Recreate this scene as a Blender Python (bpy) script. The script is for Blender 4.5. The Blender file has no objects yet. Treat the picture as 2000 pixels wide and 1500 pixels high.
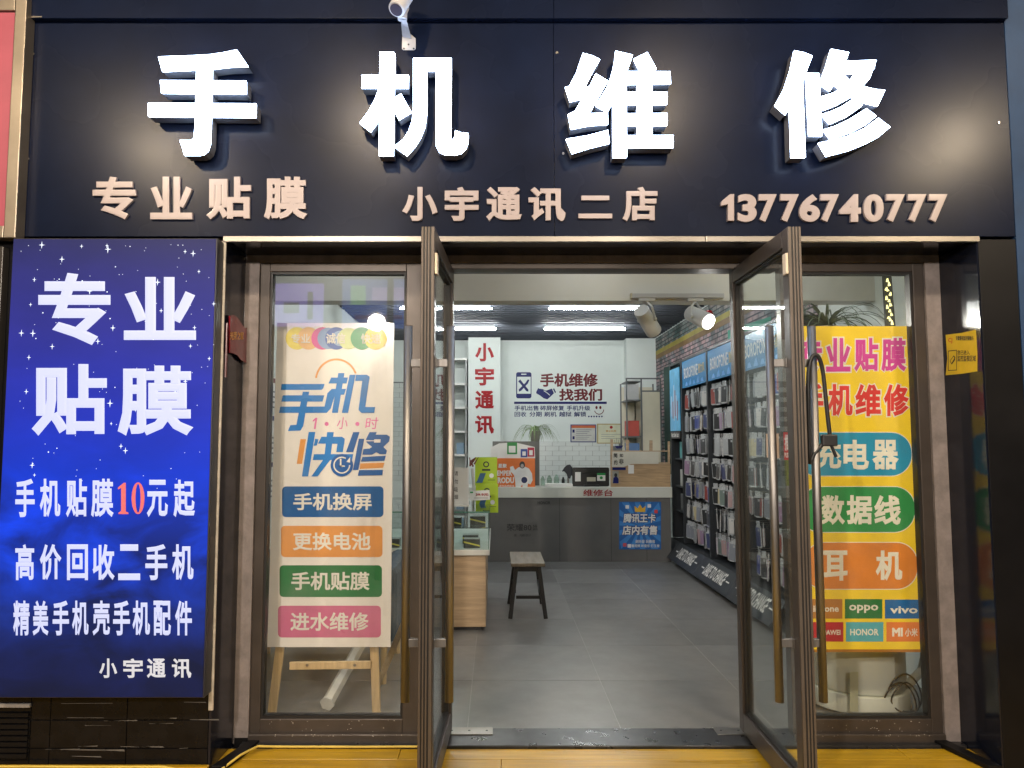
import bpy, math, random
from mathutils import Vector, Matrix
R = random.Random(7)
sc = bpy.context.scene
col = sc.collection
# ------------------------------------------------------------------ camera
F = 1450.0; CXP = 970.0; PITCH = math.atan(110.0 / F); EYE = 1.5; CY = -3.5
cam = bpy.data.cameras.new("camera"); cam.sensor_width = 36; cam.lens = F / 2000 * 36
cam.shift_x = (1000 - CXP) / 2000; cam.clip_start = 0.05; cam.clip_end = 500
co = bpy.data.objects.new("camera", cam); col.objects.link(co)
co.location = (0, CY, EYE); co.rotation_euler = (math.pi / 2 + PITCH, 0, 0); sc.camera = co
# ------------------------------------------------------------------ world (night)
w = bpy.data.worlds.new("World"); sc.world = w; w.use_nodes = True
nt = w.node_tree; bg = nt.nodes['Background']
sky = nt.nodes.new('ShaderNodeTexSky'); sky.sky_type = 'NISHITA'; sky.sun_disc = False
sky.sun_elevation = math.radians(-3); sky.sun_rotation = math.radians(200)
nt.links.new(sky.outputs[0], bg.inputs[0]); bg.inputs[1].default_value = 0.15
sc.view_settings.view_transform = 'Standard'; sc.view_settings.look = 'None'
sc.view_settings.exposure = 0.0; sc.view_settings.gamma = 1; sc.view_settings.use_curve_mapping = False
sc.cycles.use_denoising = True
try: sc.cycles.denoiser = 'OPENIMAGEDENOISE'
except Exception: pass
sc.cycles.max_bounces = 12; sc.cycles.transparent_max_bounces = 24; sc.cycles.glossy_bounces = 6
sc.cycles.sample_clamp_indirect = 6.0; sc.cycles.caustics_reflective = False; sc.cycles.caustics_refractive = False
WARM = (1.0, 0.87, 0.73)
# street lamps of the lane behind the photographer (position, watts)
STREET = [(-3.1, -3.3, 4.2, 360), (-1.1, -3.1, 4.35, 300), (1.5, -3.6, 4.7, 320), (4.0, -2.9, 4.1, 330), (-1.5, -5.0, 2.97, 600), (1.9, -6.2, 3.0, 520)]
TUBE_E = 172.0       # ceiling tubes
LETTER_E = 27.0      # big channel letters

# ------------------------------------------------------------------ helpers
def lin(c):
    c /= 255.0
    return c / 12.92 if c <= 0.04045 else ((c + 0.055) / 1.055) ** 2.4
def rgb(r, g, b): return (lin(r), lin(g), lin(b), 1)
def ray(px, py):
    x = (px - CXP) / F; y = -(py - 750) / F
    return Vector((x, math.cos(PITCH) - y * math.sin(PITCH), math.sin(PITCH) + y * math.cos(PITCH)))
C0 = Vector((0, CY, EYE))
class PY:            # plane Y = const seen from the street
    def __init__(s, v): s.v = v; s.n = Vector((0, -1, 0))
    def __call__(s, px, py): d = ray(px, py); return C0 + d * ((s.v - CY) / d.y)
class PX:            # plane X = const, n = +1 faces right, -1 faces left
    def __init__(s, v, n=-1): s.v = v; s.n = Vector((n, 0, 0))
    def __call__(s, px, py): d = ray(px, py); return C0 + d * (s.v / d.x)
MATS = {}
def mat(name, c, rough=.5, metal=0.0, var=.12, scale=6.0, bump=0.0, em=0.0, emc=None, coat=0.0, spec=None, stretch=None, rvar=.15):
    if name in MATS: return MATS[name]
    if len(c) == 3: c = (*c, 1)
    m = bpy.data.materials.new(name); m.use_nodes = True; n = m.node_tree.nodes; l = m.node_tree.links
    b = n['Principled BSDF']; b.inputs['Base Color'].default_value = c
    b.inputs['Roughness'].default_value = rough; b.inputs['Metallic'].default_value = metal
    if coat: b.inputs['Coat Weight'].default_value = coat; b.inputs['Coat Roughness'].default_value = .08
    if spec is not None: b.inputs['Specular IOR Level'].default_value = spec
    if em:
        b.inputs['Emission Color'].default_value = emc or c; b.inputs['Emission Strength'].default_value = em
    if var or bump or rvar:
        tc = n.new('ShaderNodeTexCoord'); no = n.new('ShaderNodeTexNoise'); no.inputs['Scale'].default_value = scale
        no.inputs['Detail'].default_value = 6; no.inputs['Roughness'].default_value = .62
        src = tc.outputs['Object']
        if stretch:
            mp = n.new('ShaderNodeMapping'); mp.inputs['Scale'].default_value = stretch; l.new(src, mp.inputs[0]); src = mp.outputs[0]
        l.new(src, no.inputs['Vector'])
        if var:
            mr = n.new('ShaderNodeMapRange'); mr.inputs[1].default_value = .25; mr.inputs[2].default_value = .75
            mr.inputs[3].default_value = 1 - var; mr.inputs[4].default_value = 1 + var
            l.new(no.outputs[0], mr.inputs[0])
            mx = n.new('ShaderNodeMix'); mx.data_type = 'RGBA'; mx.blend_type = 'MULTIPLY'; mx.inputs[0].default_value = 1
            mx.inputs[6].default_value = c; l.new(mr.outputs[0], mx.inputs[7]); l.new(mx.outputs[2], b.inputs['Base Color'])
        if rvar:
            n2 = n.new('ShaderNodeTexNoise'); n2.inputs['Scale'].default_value = scale * .45; n2.inputs['Detail'].default_value = 4
            l.new(src, n2.inputs['Vector'])
            m2 = n.new('ShaderNodeMapRange'); m2.inputs[1].default_value = .3; m2.inputs[2].default_value = .7
            m2.inputs[3].default_value = max(.02, rough * (1 - rvar)); m2.inputs[4].default_value = min(1, rough * (1 + rvar))
            l.new(n2.outputs[0], m2.inputs[0]); l.new(m2.outputs[0], b.inputs['Roughness'])
        if bump:
            bp = n.new('ShaderNodeBump'); bp.inputs['Strength'].default_value = bump; bp.inputs['Distance'].default_value = .01
            l.new(no.outputs[0], bp.inputs['Height']); l.new(bp.outputs[0], b.inputs['Normal'])
    MATS[name] = m
    return m
def glass(name, tint=(.955, .985, .978), ior=1.5, dirt=.02):
    if name in MATS: return MATS[name]
    m = bpy.data.materials.new(name); m.use_nodes = True; n = m.node_tree.nodes; l = m.node_tree.links
    n.remove(n['Principled BSDF']); out = n['Material Output']
    tr = n.new('ShaderNodeBsdfTransparent'); tr.inputs[0].default_value = (*tint, 1)
    gl = n.new('ShaderNodeBsdfGlossy'); gl.inputs['Roughness'].default_value = .015
    lw = n.new('ShaderNodeLayerWeight'); lw.inputs[0].default_value = .5
    pw_ = n.new('ShaderNodeMath'); pw_.operation = 'POWER'; pw_.inputs[1].default_value = 5; l.new(lw.outputs['Facing'], pw_.inputs[0])
    fr = n.new('ShaderNodeMath'); fr.operation = 'MULTIPLY_ADD'; fr.inputs[1].default_value = .96; fr.inputs[2].default_value = .04; l.new(pw_.outputs[0], fr.inputs[0])
    mx = n.new('ShaderNodeMixShader'); l.new(fr.outputs[0], mx.inputs[0]); l.new(tr.outputs[0], mx.inputs[1]); l.new(gl.outputs[0], mx.inputs[2])
    df = n.new('ShaderNodeBsdfDiffuse'); df.inputs[0].default_value = (.5, .52, .5, 1)
    tc = n.new('ShaderNodeTexCoord'); no = n.new('ShaderNodeTexNoise'); no.inputs['Scale'].default_value = 5; no.inputs['Detail'].default_value = 8
    l.new(tc.outputs['Object'], no.inputs['Vector'])
    mr = n.new('ShaderNodeMapRange'); mr.inputs[1].default_value = .45; mr.inputs[2].default_value = .8; mr.inputs[3].default_value = dirt * .25; mr.inputs[4].default_value = dirt * 2
    l.new(no.outputs[0], mr.inputs[0])
    m2 = n.new('ShaderNodeMixShader'); l.new(mr.outputs[0], m2.inputs[0]); l.new(mx.outputs[0], m2.inputs[1]); l.new(df.outputs[0], m2.inputs[2])
    l.new(m2.outputs[0], out.inputs[0]); MATS[name] = m
    return m
def emis(name, c, s=1.0):
    if name in MATS: return MATS[name]
    m = bpy.data.materials.new(name); m.use_nodes = True; n = m.node_tree.nodes
    b = n['Principled BSDF']; b.inputs['Base Color'].default_value = (.12, .12, .12, 1)
    b.inputs['Emission Color'].default_value = c if len(c) == 4 else (*c, 1); b.inputs['Emission Strength'].default_value = s
    MATS[name] = m; return m

def link(o, parent=None):
    col.objects.link(o)
    if parent is not None:
        o.parent = parent; o.matrix_parent_inverse = Matrix.Translation(parent.location).inverted() if parent.type == 'EMPTY' else parent.matrix_world.inverted()
    return o
def tag(o, label=None, cat=None, group=None, kind=None):
    if label: o['label'] = label
    if cat: o['category'] = cat
    if group: o['group'] = group
    if kind: o['kind'] = kind
    return o
def thing(name, label, cat, loc=(0, 0, 0), group=None, kind=None):
    o = bpy.data.objects.new(name, None); o.empty_display_size = .1; o.location = loc; col.objects.link(o)
    bpy.context.view_layer.update
    return tag(o, label, cat, group, kind)
class MB:
    def __init__(s): s.v = []; s.f = []; s.m = []
    def quad(s, a, b, c, d, mi=0):
        i = len(s.v); s.v += [tuple(a), tuple(b), tuple(c), tuple(d)]; s.f.append((i, i + 1, i + 2, i + 3)); s.m.append(mi); return s
    def box(s, x0, x1, y0, y1, z0, z1, mi=0):
        i = len(s.v)
        s.v += [(x0, y0, z0), (x1, y0, z0), (x1, y1, z0), (x0, y1, z0), (x0, y0, z1), (x1, y0, z1), (x1, y1, z1), (x0, y1, z1)]
        for f in ((0, 3, 2, 1), (4, 5, 6, 7), (0, 1, 5, 4), (1, 2, 6, 5), (2, 3, 7, 6), (3, 0, 4, 7)):
            s.f.append(tuple(i + k for k in f)); s.m.append(mi)
        return s
    def prism(s, pts, off, mi=0, mside=None):      # pts: world points, off: extrusion Vector towards the viewer
        n = len(pts); i = len(s.v); s.v += [tuple(p) for p in pts] + [tuple(Vector(p) + off) for p in pts]
        s.f.append(tuple(i + n + k for k in range(n))); s.m.append(mi)
        s.f.append(tuple(i + k for k in reversed(range(n)))); s.m.append(mi)
        for k in range(n):
            k2 = (k + 1) % n; s.f.append((i + k, i + k2, i + n + k2, i + n + k)); s.m.append(mi if mside is None else mside)
        return s
    def cyl(s, p0, p1, r0, r1=None, n=16, mi=0, cap=True):
        r1 = r0 if r1 is None else r1; p0 = Vector(p0); p1 = Vector(p1); d = (p1 - p0).normalized()
        a = d.orthogonal().normalized(); b = d.cross(a); i = len(s.v)
        for p, r in ((p0, r0), (p1, r1)):
            for k in range(n):
                t = 2 * math.pi * k / n; s.v.append(tuple(p + a * (r * math.cos(t)) + b * (r * math.sin(t))))
        for k in range(n):
            k2 = (k + 1) % n; s.f.append((i + k, i + k2, i + n + k2, i + n + k)); s.m.append(mi)
        if cap:
            s.f.append(tuple(i + k for k in reversed(range(n)))); s.m.append(mi)
            s.f.append(tuple(i + n + k for k in range(n))); s.m.append(mi)
        return s
    def tube(s, pts, r, n=8, mi=0):
        pts = [Vector(p) for p in pts]; i0 = len(s.v); m = len(pts); up = None
        for j, p in enumerate(pts):
            d = (pts[min(j + 1, m - 1)] - pts[max(j - 1, 0)]).normalized()
            a = d.orthogonal() if up is None else up - d * up.dot(d)
            a.normalize(); up = a; b = d.cross(a)
            for k in range(n):
                t = 2 * math.pi * k / n; s.v.append(tuple(p + a * (r * math.cos(t)) + b * (r * math.sin(t))))
        for j in range(m - 1):
            for k in range(n):
                k2 = (k + 1) % n; s.f.append((i0 + j * n + k, i0 + j * n + k2, i0 + (j + 1) * n + k2, i0 + (j + 1) * n + k)); s.m.append(mi)
        s.f.append(tuple(i0 + k for k in reversed(range(n)))); s.m.append(mi)
        s.f.append(tuple(i0 + (m - 1) * n + k for k in range(n))); s.m.append(mi)
        return s
    def mesh(s, name, mats):
        me = bpy.data.meshes.new(name); me.from_pydata(s.v, [], s.f)
        if not isinstance(mats, (list, tuple)): mats = [mats]
        for q in mats: me.materials.append(q)
        me.polygons.foreach_set('material_index', s.m); me.update(); me.validate(); return me
    def build(s, name, mats, parent=None, bevel=0, smooth=False, loc=None):
        me = s.mesh(name, mats); o = bpy.data.objects.new(name, me)
        if loc is not None: o.location = loc
        link(o, parent)
        if smooth:
            for p in me.polygons: p.use_smooth = len(p.vertices) == 4
        if bevel:
            md = o.modifiers.new('bevel', 'BEVEL'); md.width = bevel; md.segments = 2; md.limit_method = 'ANGLE'; md.harden_normals = False
        return o
def box(name, x0, x1, y0, y1, z0, z1, m, parent=None, bevel=0): return MB().box(x0, x1, y0, y1, z0, z1).build(name, m, parent, bevel)
def poly(name, pts, plane, m, parent=None, depth=.0015, lift=0.0, bevel=0):
    n = plane.n; P = [plane(*p) + n * lift for p in pts]
    nn = sum(((P[k] - P[0]).cross(P[k + 1] - P[0]) for k in range(1, len(P) - 1)), Vector())
    if nn.dot(n) < 0: P.reverse()
    return MB().prism(P, n * depth).build(name, m, parent, bevel)
def rect(name, x0, y0, x1, y1, plane, m, parent=None, depth=.0015, lift=0.0, bevel=0):
    return poly(name, [(x0, y0), (x1, y0), (x1, y1), (x0, y1)], plane, m, parent, depth, lift, bevel)
def rrect(x0, y0, x1, y1, r, n=6):
    out = []
    for cx, cy, a0 in ((x1 - r, y0 + r, -90), (x1 - r, y1 - r, 0), (x0 + r, y1 - r, 90), (x0 + r, y0 + r, 180)):
        for k in range(n + 1):
            a = math.radians(a0 + 90 * k / n); out.append((cx + r * math.cos(a), cy + r * math.sin(a)))
    return out
def ell(cx, cy, rx, ry=None, n=28):
    ry = ry or rx
    return [(cx + rx * math.cos(2 * math.pi * k / n), cy + ry * math.sin(2 * math.pi * k / n)) for k in range(n)]
_T = {}
def glyphs(s, bold, raised, shear=0):
    key = (s, bold, raised, shear)
    if key in _T: return _T[key]
    c = bpy.data.curves.new('t', 'FONT'); c.body = s; c.resolution_u = 5 if raised else 2; c.bevel_depth = bold; c.bevel_resolution = 0; c.shear = shear
    if raised: c.extrude = .5
    o = bpy.data.objects.new('t', c); col.objects.link(o)
    dg = bpy.context.evaluated_depsgraph_get(); dg.update()
    me = bpy.data.meshes.new_from_object(o.evaluated_get(dg))
    e = .5 if raised else 0.0; V = []
    for v in me.vertices:
        z = v.co.z
        if raised: d = .975 + .025 * (z - e) / bold if z > e else .975 * max(0, z + e) / (2 * e)
        else: d = max(z, 0) / bold if bold else 1.0
        V.append((v.co.x, v.co.y, d))
    Fc = [tuple(p.vertices) for p in me.polygons if p.normal.z > -.01]
    xs = [v[0] for v in V]; ys = [v[1] for v in V]; a, b_, c_, d_ = min(xs), max(xs), min(ys), max(ys)
    V = [((v[0] - a) / (b_ - a), (v[1] - c_) / (d_ - c_), v[2]) for v in V]
    bpy.data.objects.remove(o); bpy.data.curves.remove(c); bpy.data.meshes.remove(me)
    _T[key] = (V, Fc); return _T[key]
def textw(s, TL, TR, BR, BL, n, m, parent=None, bold=.022, depth=.0012, lift=.001, raised=False, name='lettering', shear=0):
    V, Fc = glyphs(s, bold, raised, shear); n = Vector(n)
    W = []
    for u, v, d in V:
        top = TL.lerp(TR, u); bot = BL.lerp(BR, u); W.append(tuple(bot.lerp(top, v) + n * (lift + depth * d)))
    used = sorted({i for f in Fc for i in f}); mp = {k: i for i, k in enumerate(used)}
    me = bpy.data.meshes.new(name); me.from_pydata([W[k] for k in used], [], [tuple(mp[k] for k in f) for f in Fc]); me.materials.append(m); me.update()
    o = bpy.data.objects.new(name, me); return link(o, parent)
def text(s, x0, y0, x1, y1, plane, m, parent=None, skew=0, **k):
    return textw(s, plane(x0 + skew, y0), plane(x1 + skew, y0), plane(x1, y1), plane(x0, y1), plane.n, m, parent, **k)
def chars(s, boxes, y0, y1, plane, m, parent=None, **k):
    for ch, (a, b) in zip(s, boxes): text(ch, a, y0, b, y1, plane, m, parent, **k)

# ------------------------------------------------------------------ materials
M_fascia = mat('navy_panel', (.0043, .0076, .0215), .27, 0, .3, 2.6, 0, spec=.125, rvar=.12)
M_soffit = mat('soffit_panel', (.010, .013, .024), .45, 0, .2, 1.7, spec=.15, rvar=.3)
M_reveal = mat('black_gloss_panel', (.006, .008, .016), .12, 0, .2, 2, rvar=.5, spec=.5)
M_black = mat('black_clad', (.005, .005, .006), .42, 0, .3, 5, spec=.2)
M_steel = mat('brushed_steel', (.30, .275, .245), .32, 1, .05, 3, stretch=(1, 6, 6), rvar=.1)
M_steel2 = mat('worn_frame_metal', (.30, .26, .21), .38, .9, .2, 4)
M_bronze = mat('bronze_aluminium', (.066, .054, .047), .40, .35, .15, 9)
M_bronze_l = mat('bronze_edge', (.115, .095, .08), .38, .4, .15, 9)
M_bronze_d = mat('dark_gasket', (.012, .011, .011), .5)
M_plaster = mat('pinkish_plaster', (.215, .187, .182), .85, 0, .3, 14, .5)
M_glass = glass('door_glass')
M_wglass = glass('window_glass', (.978, .985, .978), dirt=.03)
M_handle = mat('satin_bronze_tube', (.27, .262, .258), .48, 1, .08, 10, stretch=(20, 20, .6))
M_wall = mat('white_wall_paint', (.66, .71, .69), .8, 0, .05, 2, .05)
M_ceil = mat('ceiling_paint', (.63, .625, .60), .85, 0, .05, 2)
M_slat = mat('dark_slat', (.10, .11, .135), .7, 0, .1, 4, spec=.15)
M_void = mat('ceiling_void', (.006, .007, .010), .9)
M_pinktxt = mat('rose_acrylic', (.315, .265, .268), .35, 0, .05, 12)
M_pinkside = mat('rose_acrylic_side', (.30, .22, .21), .4)
M_letter = mat('letter_side_metal', (.15, .15, .165), .42, .3, .15, 20)
M_lface = emis('lit_acrylic', (.56, .72, 1.0), LETTER_E)
M_redtxt = mat('red_vinyl', rgb(156, 22, 30), .4, spec=.3)
M_dred = mat('dark_red_vinyl', rgb(100, 14, 24), .4, spec=.3)
M_navytxt = mat('navy_vinyl', rgb(14, 22, 92), .4, spec=.3)
M_white = mat('white_print', (.72, .71, .69), .4, 0, .03)
M_cream = mat('cream_panel', (.62, .58, .46), .6, 0, .06)
M_dark = mat('near_black', (.015, .015, .017), .4)
M_grey = mat('counter_grey', (.125, .121, .118), .55, 0, .10, 4)
M_wood = mat('light_oak', (.42, .30, .19), .5, 0, .3, 3, stretch=(1, 1, 14))
M_woodh = mat('oak_board', (.40, .27, .15), .5, 0, .35, 3, stretch=(2, 1, 22))
M_pine = mat('pine', (.55, .40, .22), .55, 0, .2, 5, stretch=(14, 14, 1))

# ------------------------------------------------------------------ the setting: ground, deck, walls, floor
g = box('ground', -60, 60, -60, 60, -.35, -.25, mat('paving', (.10, .098, .095), .8, 0, .3, 1.5)); tag(g, kind='structure')
g = box('subfloor', -8, 8, -.0, 9.2, -.24, -.03, mat('subfloor', (.1, .1, .1), .9)); tag(g, kind='structure')
deck = thing('deck', None, None, (0, -1, 0), kind='structure')
M_deck = [mat('yellow_deck_%d' % k, c, .36, 0, .28, 4, .12, stretch=(.6, 9, 9), rvar=.4) for k, c in enumerate([(.44, .265, .012), (.47, .285, .015), (.41, .24, .010)])]
y = .245
k = 0
while y > -1.3:
    x = -5.0 - R.random() * 1.2
    while x < 5:
        L = 2.4 + R.random() * .5
        MB().box(x + .001, x + L - .001, y - .118, y, -.03 + R.uniform(-.0007, .0007), R.uniform(-.0008, .0008)).build('deck_board', M_deck[R.randrange(3)], deck, .0025)
        x += L
    y -= .1205; k += 1
t = tag(box('deck_frame', -5, 5, -1.3, .25, -.24, -.032, M_dark), kind='structure')
# inside floor tiles
floor = thing('floor', None, None, (0, 4, 0), kind='structure')
M_ft = [mat('floor_tile_%d' % k, (c, c * .99, c * .985), .35, 0, .15, 7, .02, rvar=.12) for k, c in enumerate([.158, .182, .142])]
XL = [-2.552 + .8 * i for i in range(8)]; YL = [.475] + [1.28 + .8 * i for i in range(0, 11)]
for i in range(len(XL) - 1):
    for j in range(len(YL) - 1):
        x1 = min(XL[i + 1], 2.7)
        box('floor_tile', XL[i] + .0022, x1 - .0022, YL[j] + .0022, YL[j + 1] - .0022, -.02, 0, M_ft[R.randrange(3)], floor)
box('grout_bed', -2.6, 2.7, .47, 9.2, -.029, -.0015, mat('pale_grout', (.32, .32, .31), .9), floor)
box('threshold_slab', -1.26, 2.3, .252, .474, -.028, .012, mat('black_granite', (.02, .02, .022), .3, 0, .4, 30), floor, .003)
for x in (-.26, 1.12):
    o = box('floor_plate', x, x + .24, .38, .474, .0125, .0165, M_steel, floor, .001)
    for a in (.03, .12, .21): MB().cyl((x + a, .43, .0165), (x + a, .43, .018), .006, n=10).build('screw', M_dark, o)
# inside walls and ceiling
WX0, WX1, WY1, ZC = -1.95, 2.58, 8.7, 3.15
bw = tag(box('back_wall', WX0 - .1, WX1 + .1, WY1, WY1 + .1, -.02, 3.4, M_wall), kind='structure')
tag(box('left_wall', WX0 - .1, WX0, .48, WY1, -.02, 3.4, M_wall), kind='structure')
rw = tag(box('right_wall', WX1, WX1 + .1, .48, WY1, -.02, 3.4, M_wall), kind='structure')
tag(box('wall_pier', *[-.455, .06], 8.35, WY1, -.02, ZC, M_wall), kind='structure')
pier = bpy.data.objects['wall_pier']
tag(box('wall_pier', 2.10, WX1, 8.45, WY1, -.02, ZC, M_wall), kind='structure')
ce = tag(box('ceiling', WX0, WX1, .4, WY1, 3.4, 3.5, M_void), kind='structure')
tag(box('entrance_ceiling', WX0, WX1, .5, 1.5, 2.95, 3.05, M_ceil), kind='structure')
tag(box('bulkhead', WX0, WX1, 1.5, 1.66, 2.449, 3.4, M_ceil), kind='structure')
y = 1.80
while y < WY1 - .02:
    box('ceiling_slat', WX0 + .01, WX1 - .01, y, y + .05, ZC, ZC + .07, M_slat, ce); y += .152
# white tiles on the back wall
M_tile = mat('white_tile', (.62, .66, .65), .18, 0, .06, 8, .15)
box('tile_grout', .58, 2.09, WY1 - .005, WY1 - .001, .85, 1.47, mat('grey_grout', (.16, .17, .17), .9), bw)
tile_me = MB().box(-.107, .107, -.008, 0, -.0385, .0385).mesh('tile', M_tile)
for r in range(8):
    for c in range(8):
        x = .69 + c * .219 + (.11 if r % 2 else 0)
        if x > 2.0: continue
        o = bpy.data.objects.new('wall_tile', tile_me); o.location = (x, WY1 - .0055, .89 + r * .0795); link(o, bw)
# brick mural printed on the upper right wall
def brick_mat(tint=(1, 1, 1)):
    m = bpy.data.materials.new('brick_mural'); m.use_nodes = True; n = m.node_tree.nodes; l = m.node_tree.links; b = n['Principled BSDF']
    tc = n.new('ShaderNodeTexCoord'); sp = n.new('ShaderNodeSeparateXYZ'); l.new(tc.outputs['Object'], sp.inputs[0])
    cb = n.new('ShaderNodeCombineXYZ'); l.new(sp.outputs[1], cb.inputs[0]); l.new(sp.outputs[2], cb.inputs[1])
    br = n.new('ShaderNodeTexBrick'); br.inputs['Color1'].default_value = (.46, .30, .30, 1); br.inputs['Color2'].default_value = (.13, .19, .20, 1)
    br.inputs['Mortar'].default_value = (.035, .035, .045, 1); br.inputs['Scale'].default_value = 1; br.inputs['Brick Width'].default_value = .17
    br.inputs['Row Height'].default_value = .055; br.inputs['Mortar Size'].default_value = .008; l.new(cb.outputs[0], br.inputs['Vector'])
    no = n.new('ShaderNodeTexNoise'); no.inputs['Scale'].default_value = 5; no.inputs['Detail'].default_value = 8; l.new(tc.outputs['Object'], no.inputs['Vector'])
    rp = n.new('ShaderNodeValToRGB'); rp.color_ramp.elements[0].position = .35; rp.color_ramp.elements[0].color = (.35 * tint[0], .4 * tint[1], .4 * tint[2], 1)
    rp.color_ramp.elements[1].position = .65; rp.color_ramp.elements[1].color = (1.35 * tint[0], 1.2 * tint[1], 1.25 * tint[2], 1); l.new(no.outputs[0], rp.inputs[0])
    mx = n.new('ShaderNodeMix'); mx.data_type = 'RGBA'; mx.blend_type = 'MULTIPLY'; mx.inputs[0].default_value = 1
    l.new(br.outputs[0], mx.inputs[6]); l.new(rp.outputs[0], mx.inputs[7]); l.new(mx.outputs[2], b.inputs['Base Color']); b.inputs['Roughness'].default_value = .7
    return m
mural = thing('wall_mural', 'brick-pattern mural with a yellow stripe printed on the upper right wall above the rack', 'mural', (WX1, 5, 2.5))
box('mural_sheet', WX1 - .004, WX1 - .0005, 2.4, 8.44, 1.0, 3.14, brick_mat(), mural)
PW = PX(WX1 - .004)
def wallquad(name, y0, y1, z0, z1, z2, z3, m, lift):
    x = WX1 - .004 - lift
    MB().prism([(x, y0, z0), (x, y1, z2), (x, y1, z3), (x, y0, z1)], Vector((-.001, 0, 0))).build(name, m, mural)
wallquad('yellow_stripe', 2.4, 8.44, 2.87, 2.935, 2.87, 2.935, mat('mural_yellow', rgb(150, 138, 58), .7, 0, .3, 4), .001)
wallquad('brown_stripe', 2.4, 8.44, 2.80, 2.868, 2.80, 2.868, mat('mural_brown', rgb(120, 92, 52), .7, 0, .3, 4), .001)
wallquad('green_band', 2.4, 8.44, 2.94, 3.135, 2.94, 3.135, brick_mat((.55, .8, .72)), .001)
wallquad('teal_patch', 6.5, 7.9, 1.0, 2.55, 1.0, 2.62, mat('mural_teal', rgb(26, 62, 54), .7, 0, .5, 3), .001)
wallquad('yellow_placard', 6.7, 7.3, 2.0, 2.36, 2.0, 2.36, mat('placard_yellow', rgb(160, 140, 40), .6), .003)
wallquad('teal_patch', 3.4, 4.7, 2.5, 2.66, 2.5, 2.72, mat('mural_teal2', rgb(60, 150, 125), .7), .002)

# ------------------------------------------------------------------ storefront cladding
front = thing('storefront_wall', 'black-clad storefront wall with recessed entrance under the navy sign board', 'wall', (.5, .15, 0))
box('pillar_cladding', 2.31, 2.49, .0, .52, -.02, 2.462, M_black, front, .002)
box('reveal_panel', 2.302, 2.309, .003, .30, -.01, 2.45, M_reveal, front)
box('pillar_cladding', -2.33, -1.318, .03, .52, -.02, 2.45, M_black, front)
box('reveal_panel', -1.316, -1.306, .003, .30, -.01, 2.45, M_reveal, front)
box('corner_trim', -1.317, -1.296, -.006, .002, .27, 2.452, mat('worn_cream_trim', (.42, .38, .32), .6, 0, .35, 20, .4), front)
box('soffit_panel', -1.305, 2.30, .003, .30, 2.462, 2.472, M_reveal, front)
box('plaster_strip', -1.305, -1.232, .302, .36, .0, 2.46, M_plaster, front)
box('plaster_strip', 2.225, 2.301, .302, .36, .0, 2.46, M_plaster, front)
box('plaster_strip', -1.231, 2.224, .302, .36, 2.424, 2.46, M_plaster, front)
box('upper_wall', -2.33, 2.49, .02, .52, 2.475, 4.4, M_void, front)
box('upper_liner', WX0, WX1, .522, .56, 2.43, 3.1, M_ceil, front)
box('base_strip', -1.3, -1.22, .30, .50, -.02, .03, M_black, front)
MB().prism([(-1.30, -.0, .001), (-1.225, .30, .001), (-1.17, .30, .001), (-1.235, .0, .001)][::-1], Vector((0, 0, .022))).build('kerb_strip', M_black, front, .003)
MB().prism([(2.30, .0, .001), (2.24, .0, .001), (2.16, .30, .001), (2.225, .30, .001)][::-1], Vector((0, 0, .022))).build('kerb_strip', M_black, front, .003)

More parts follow.
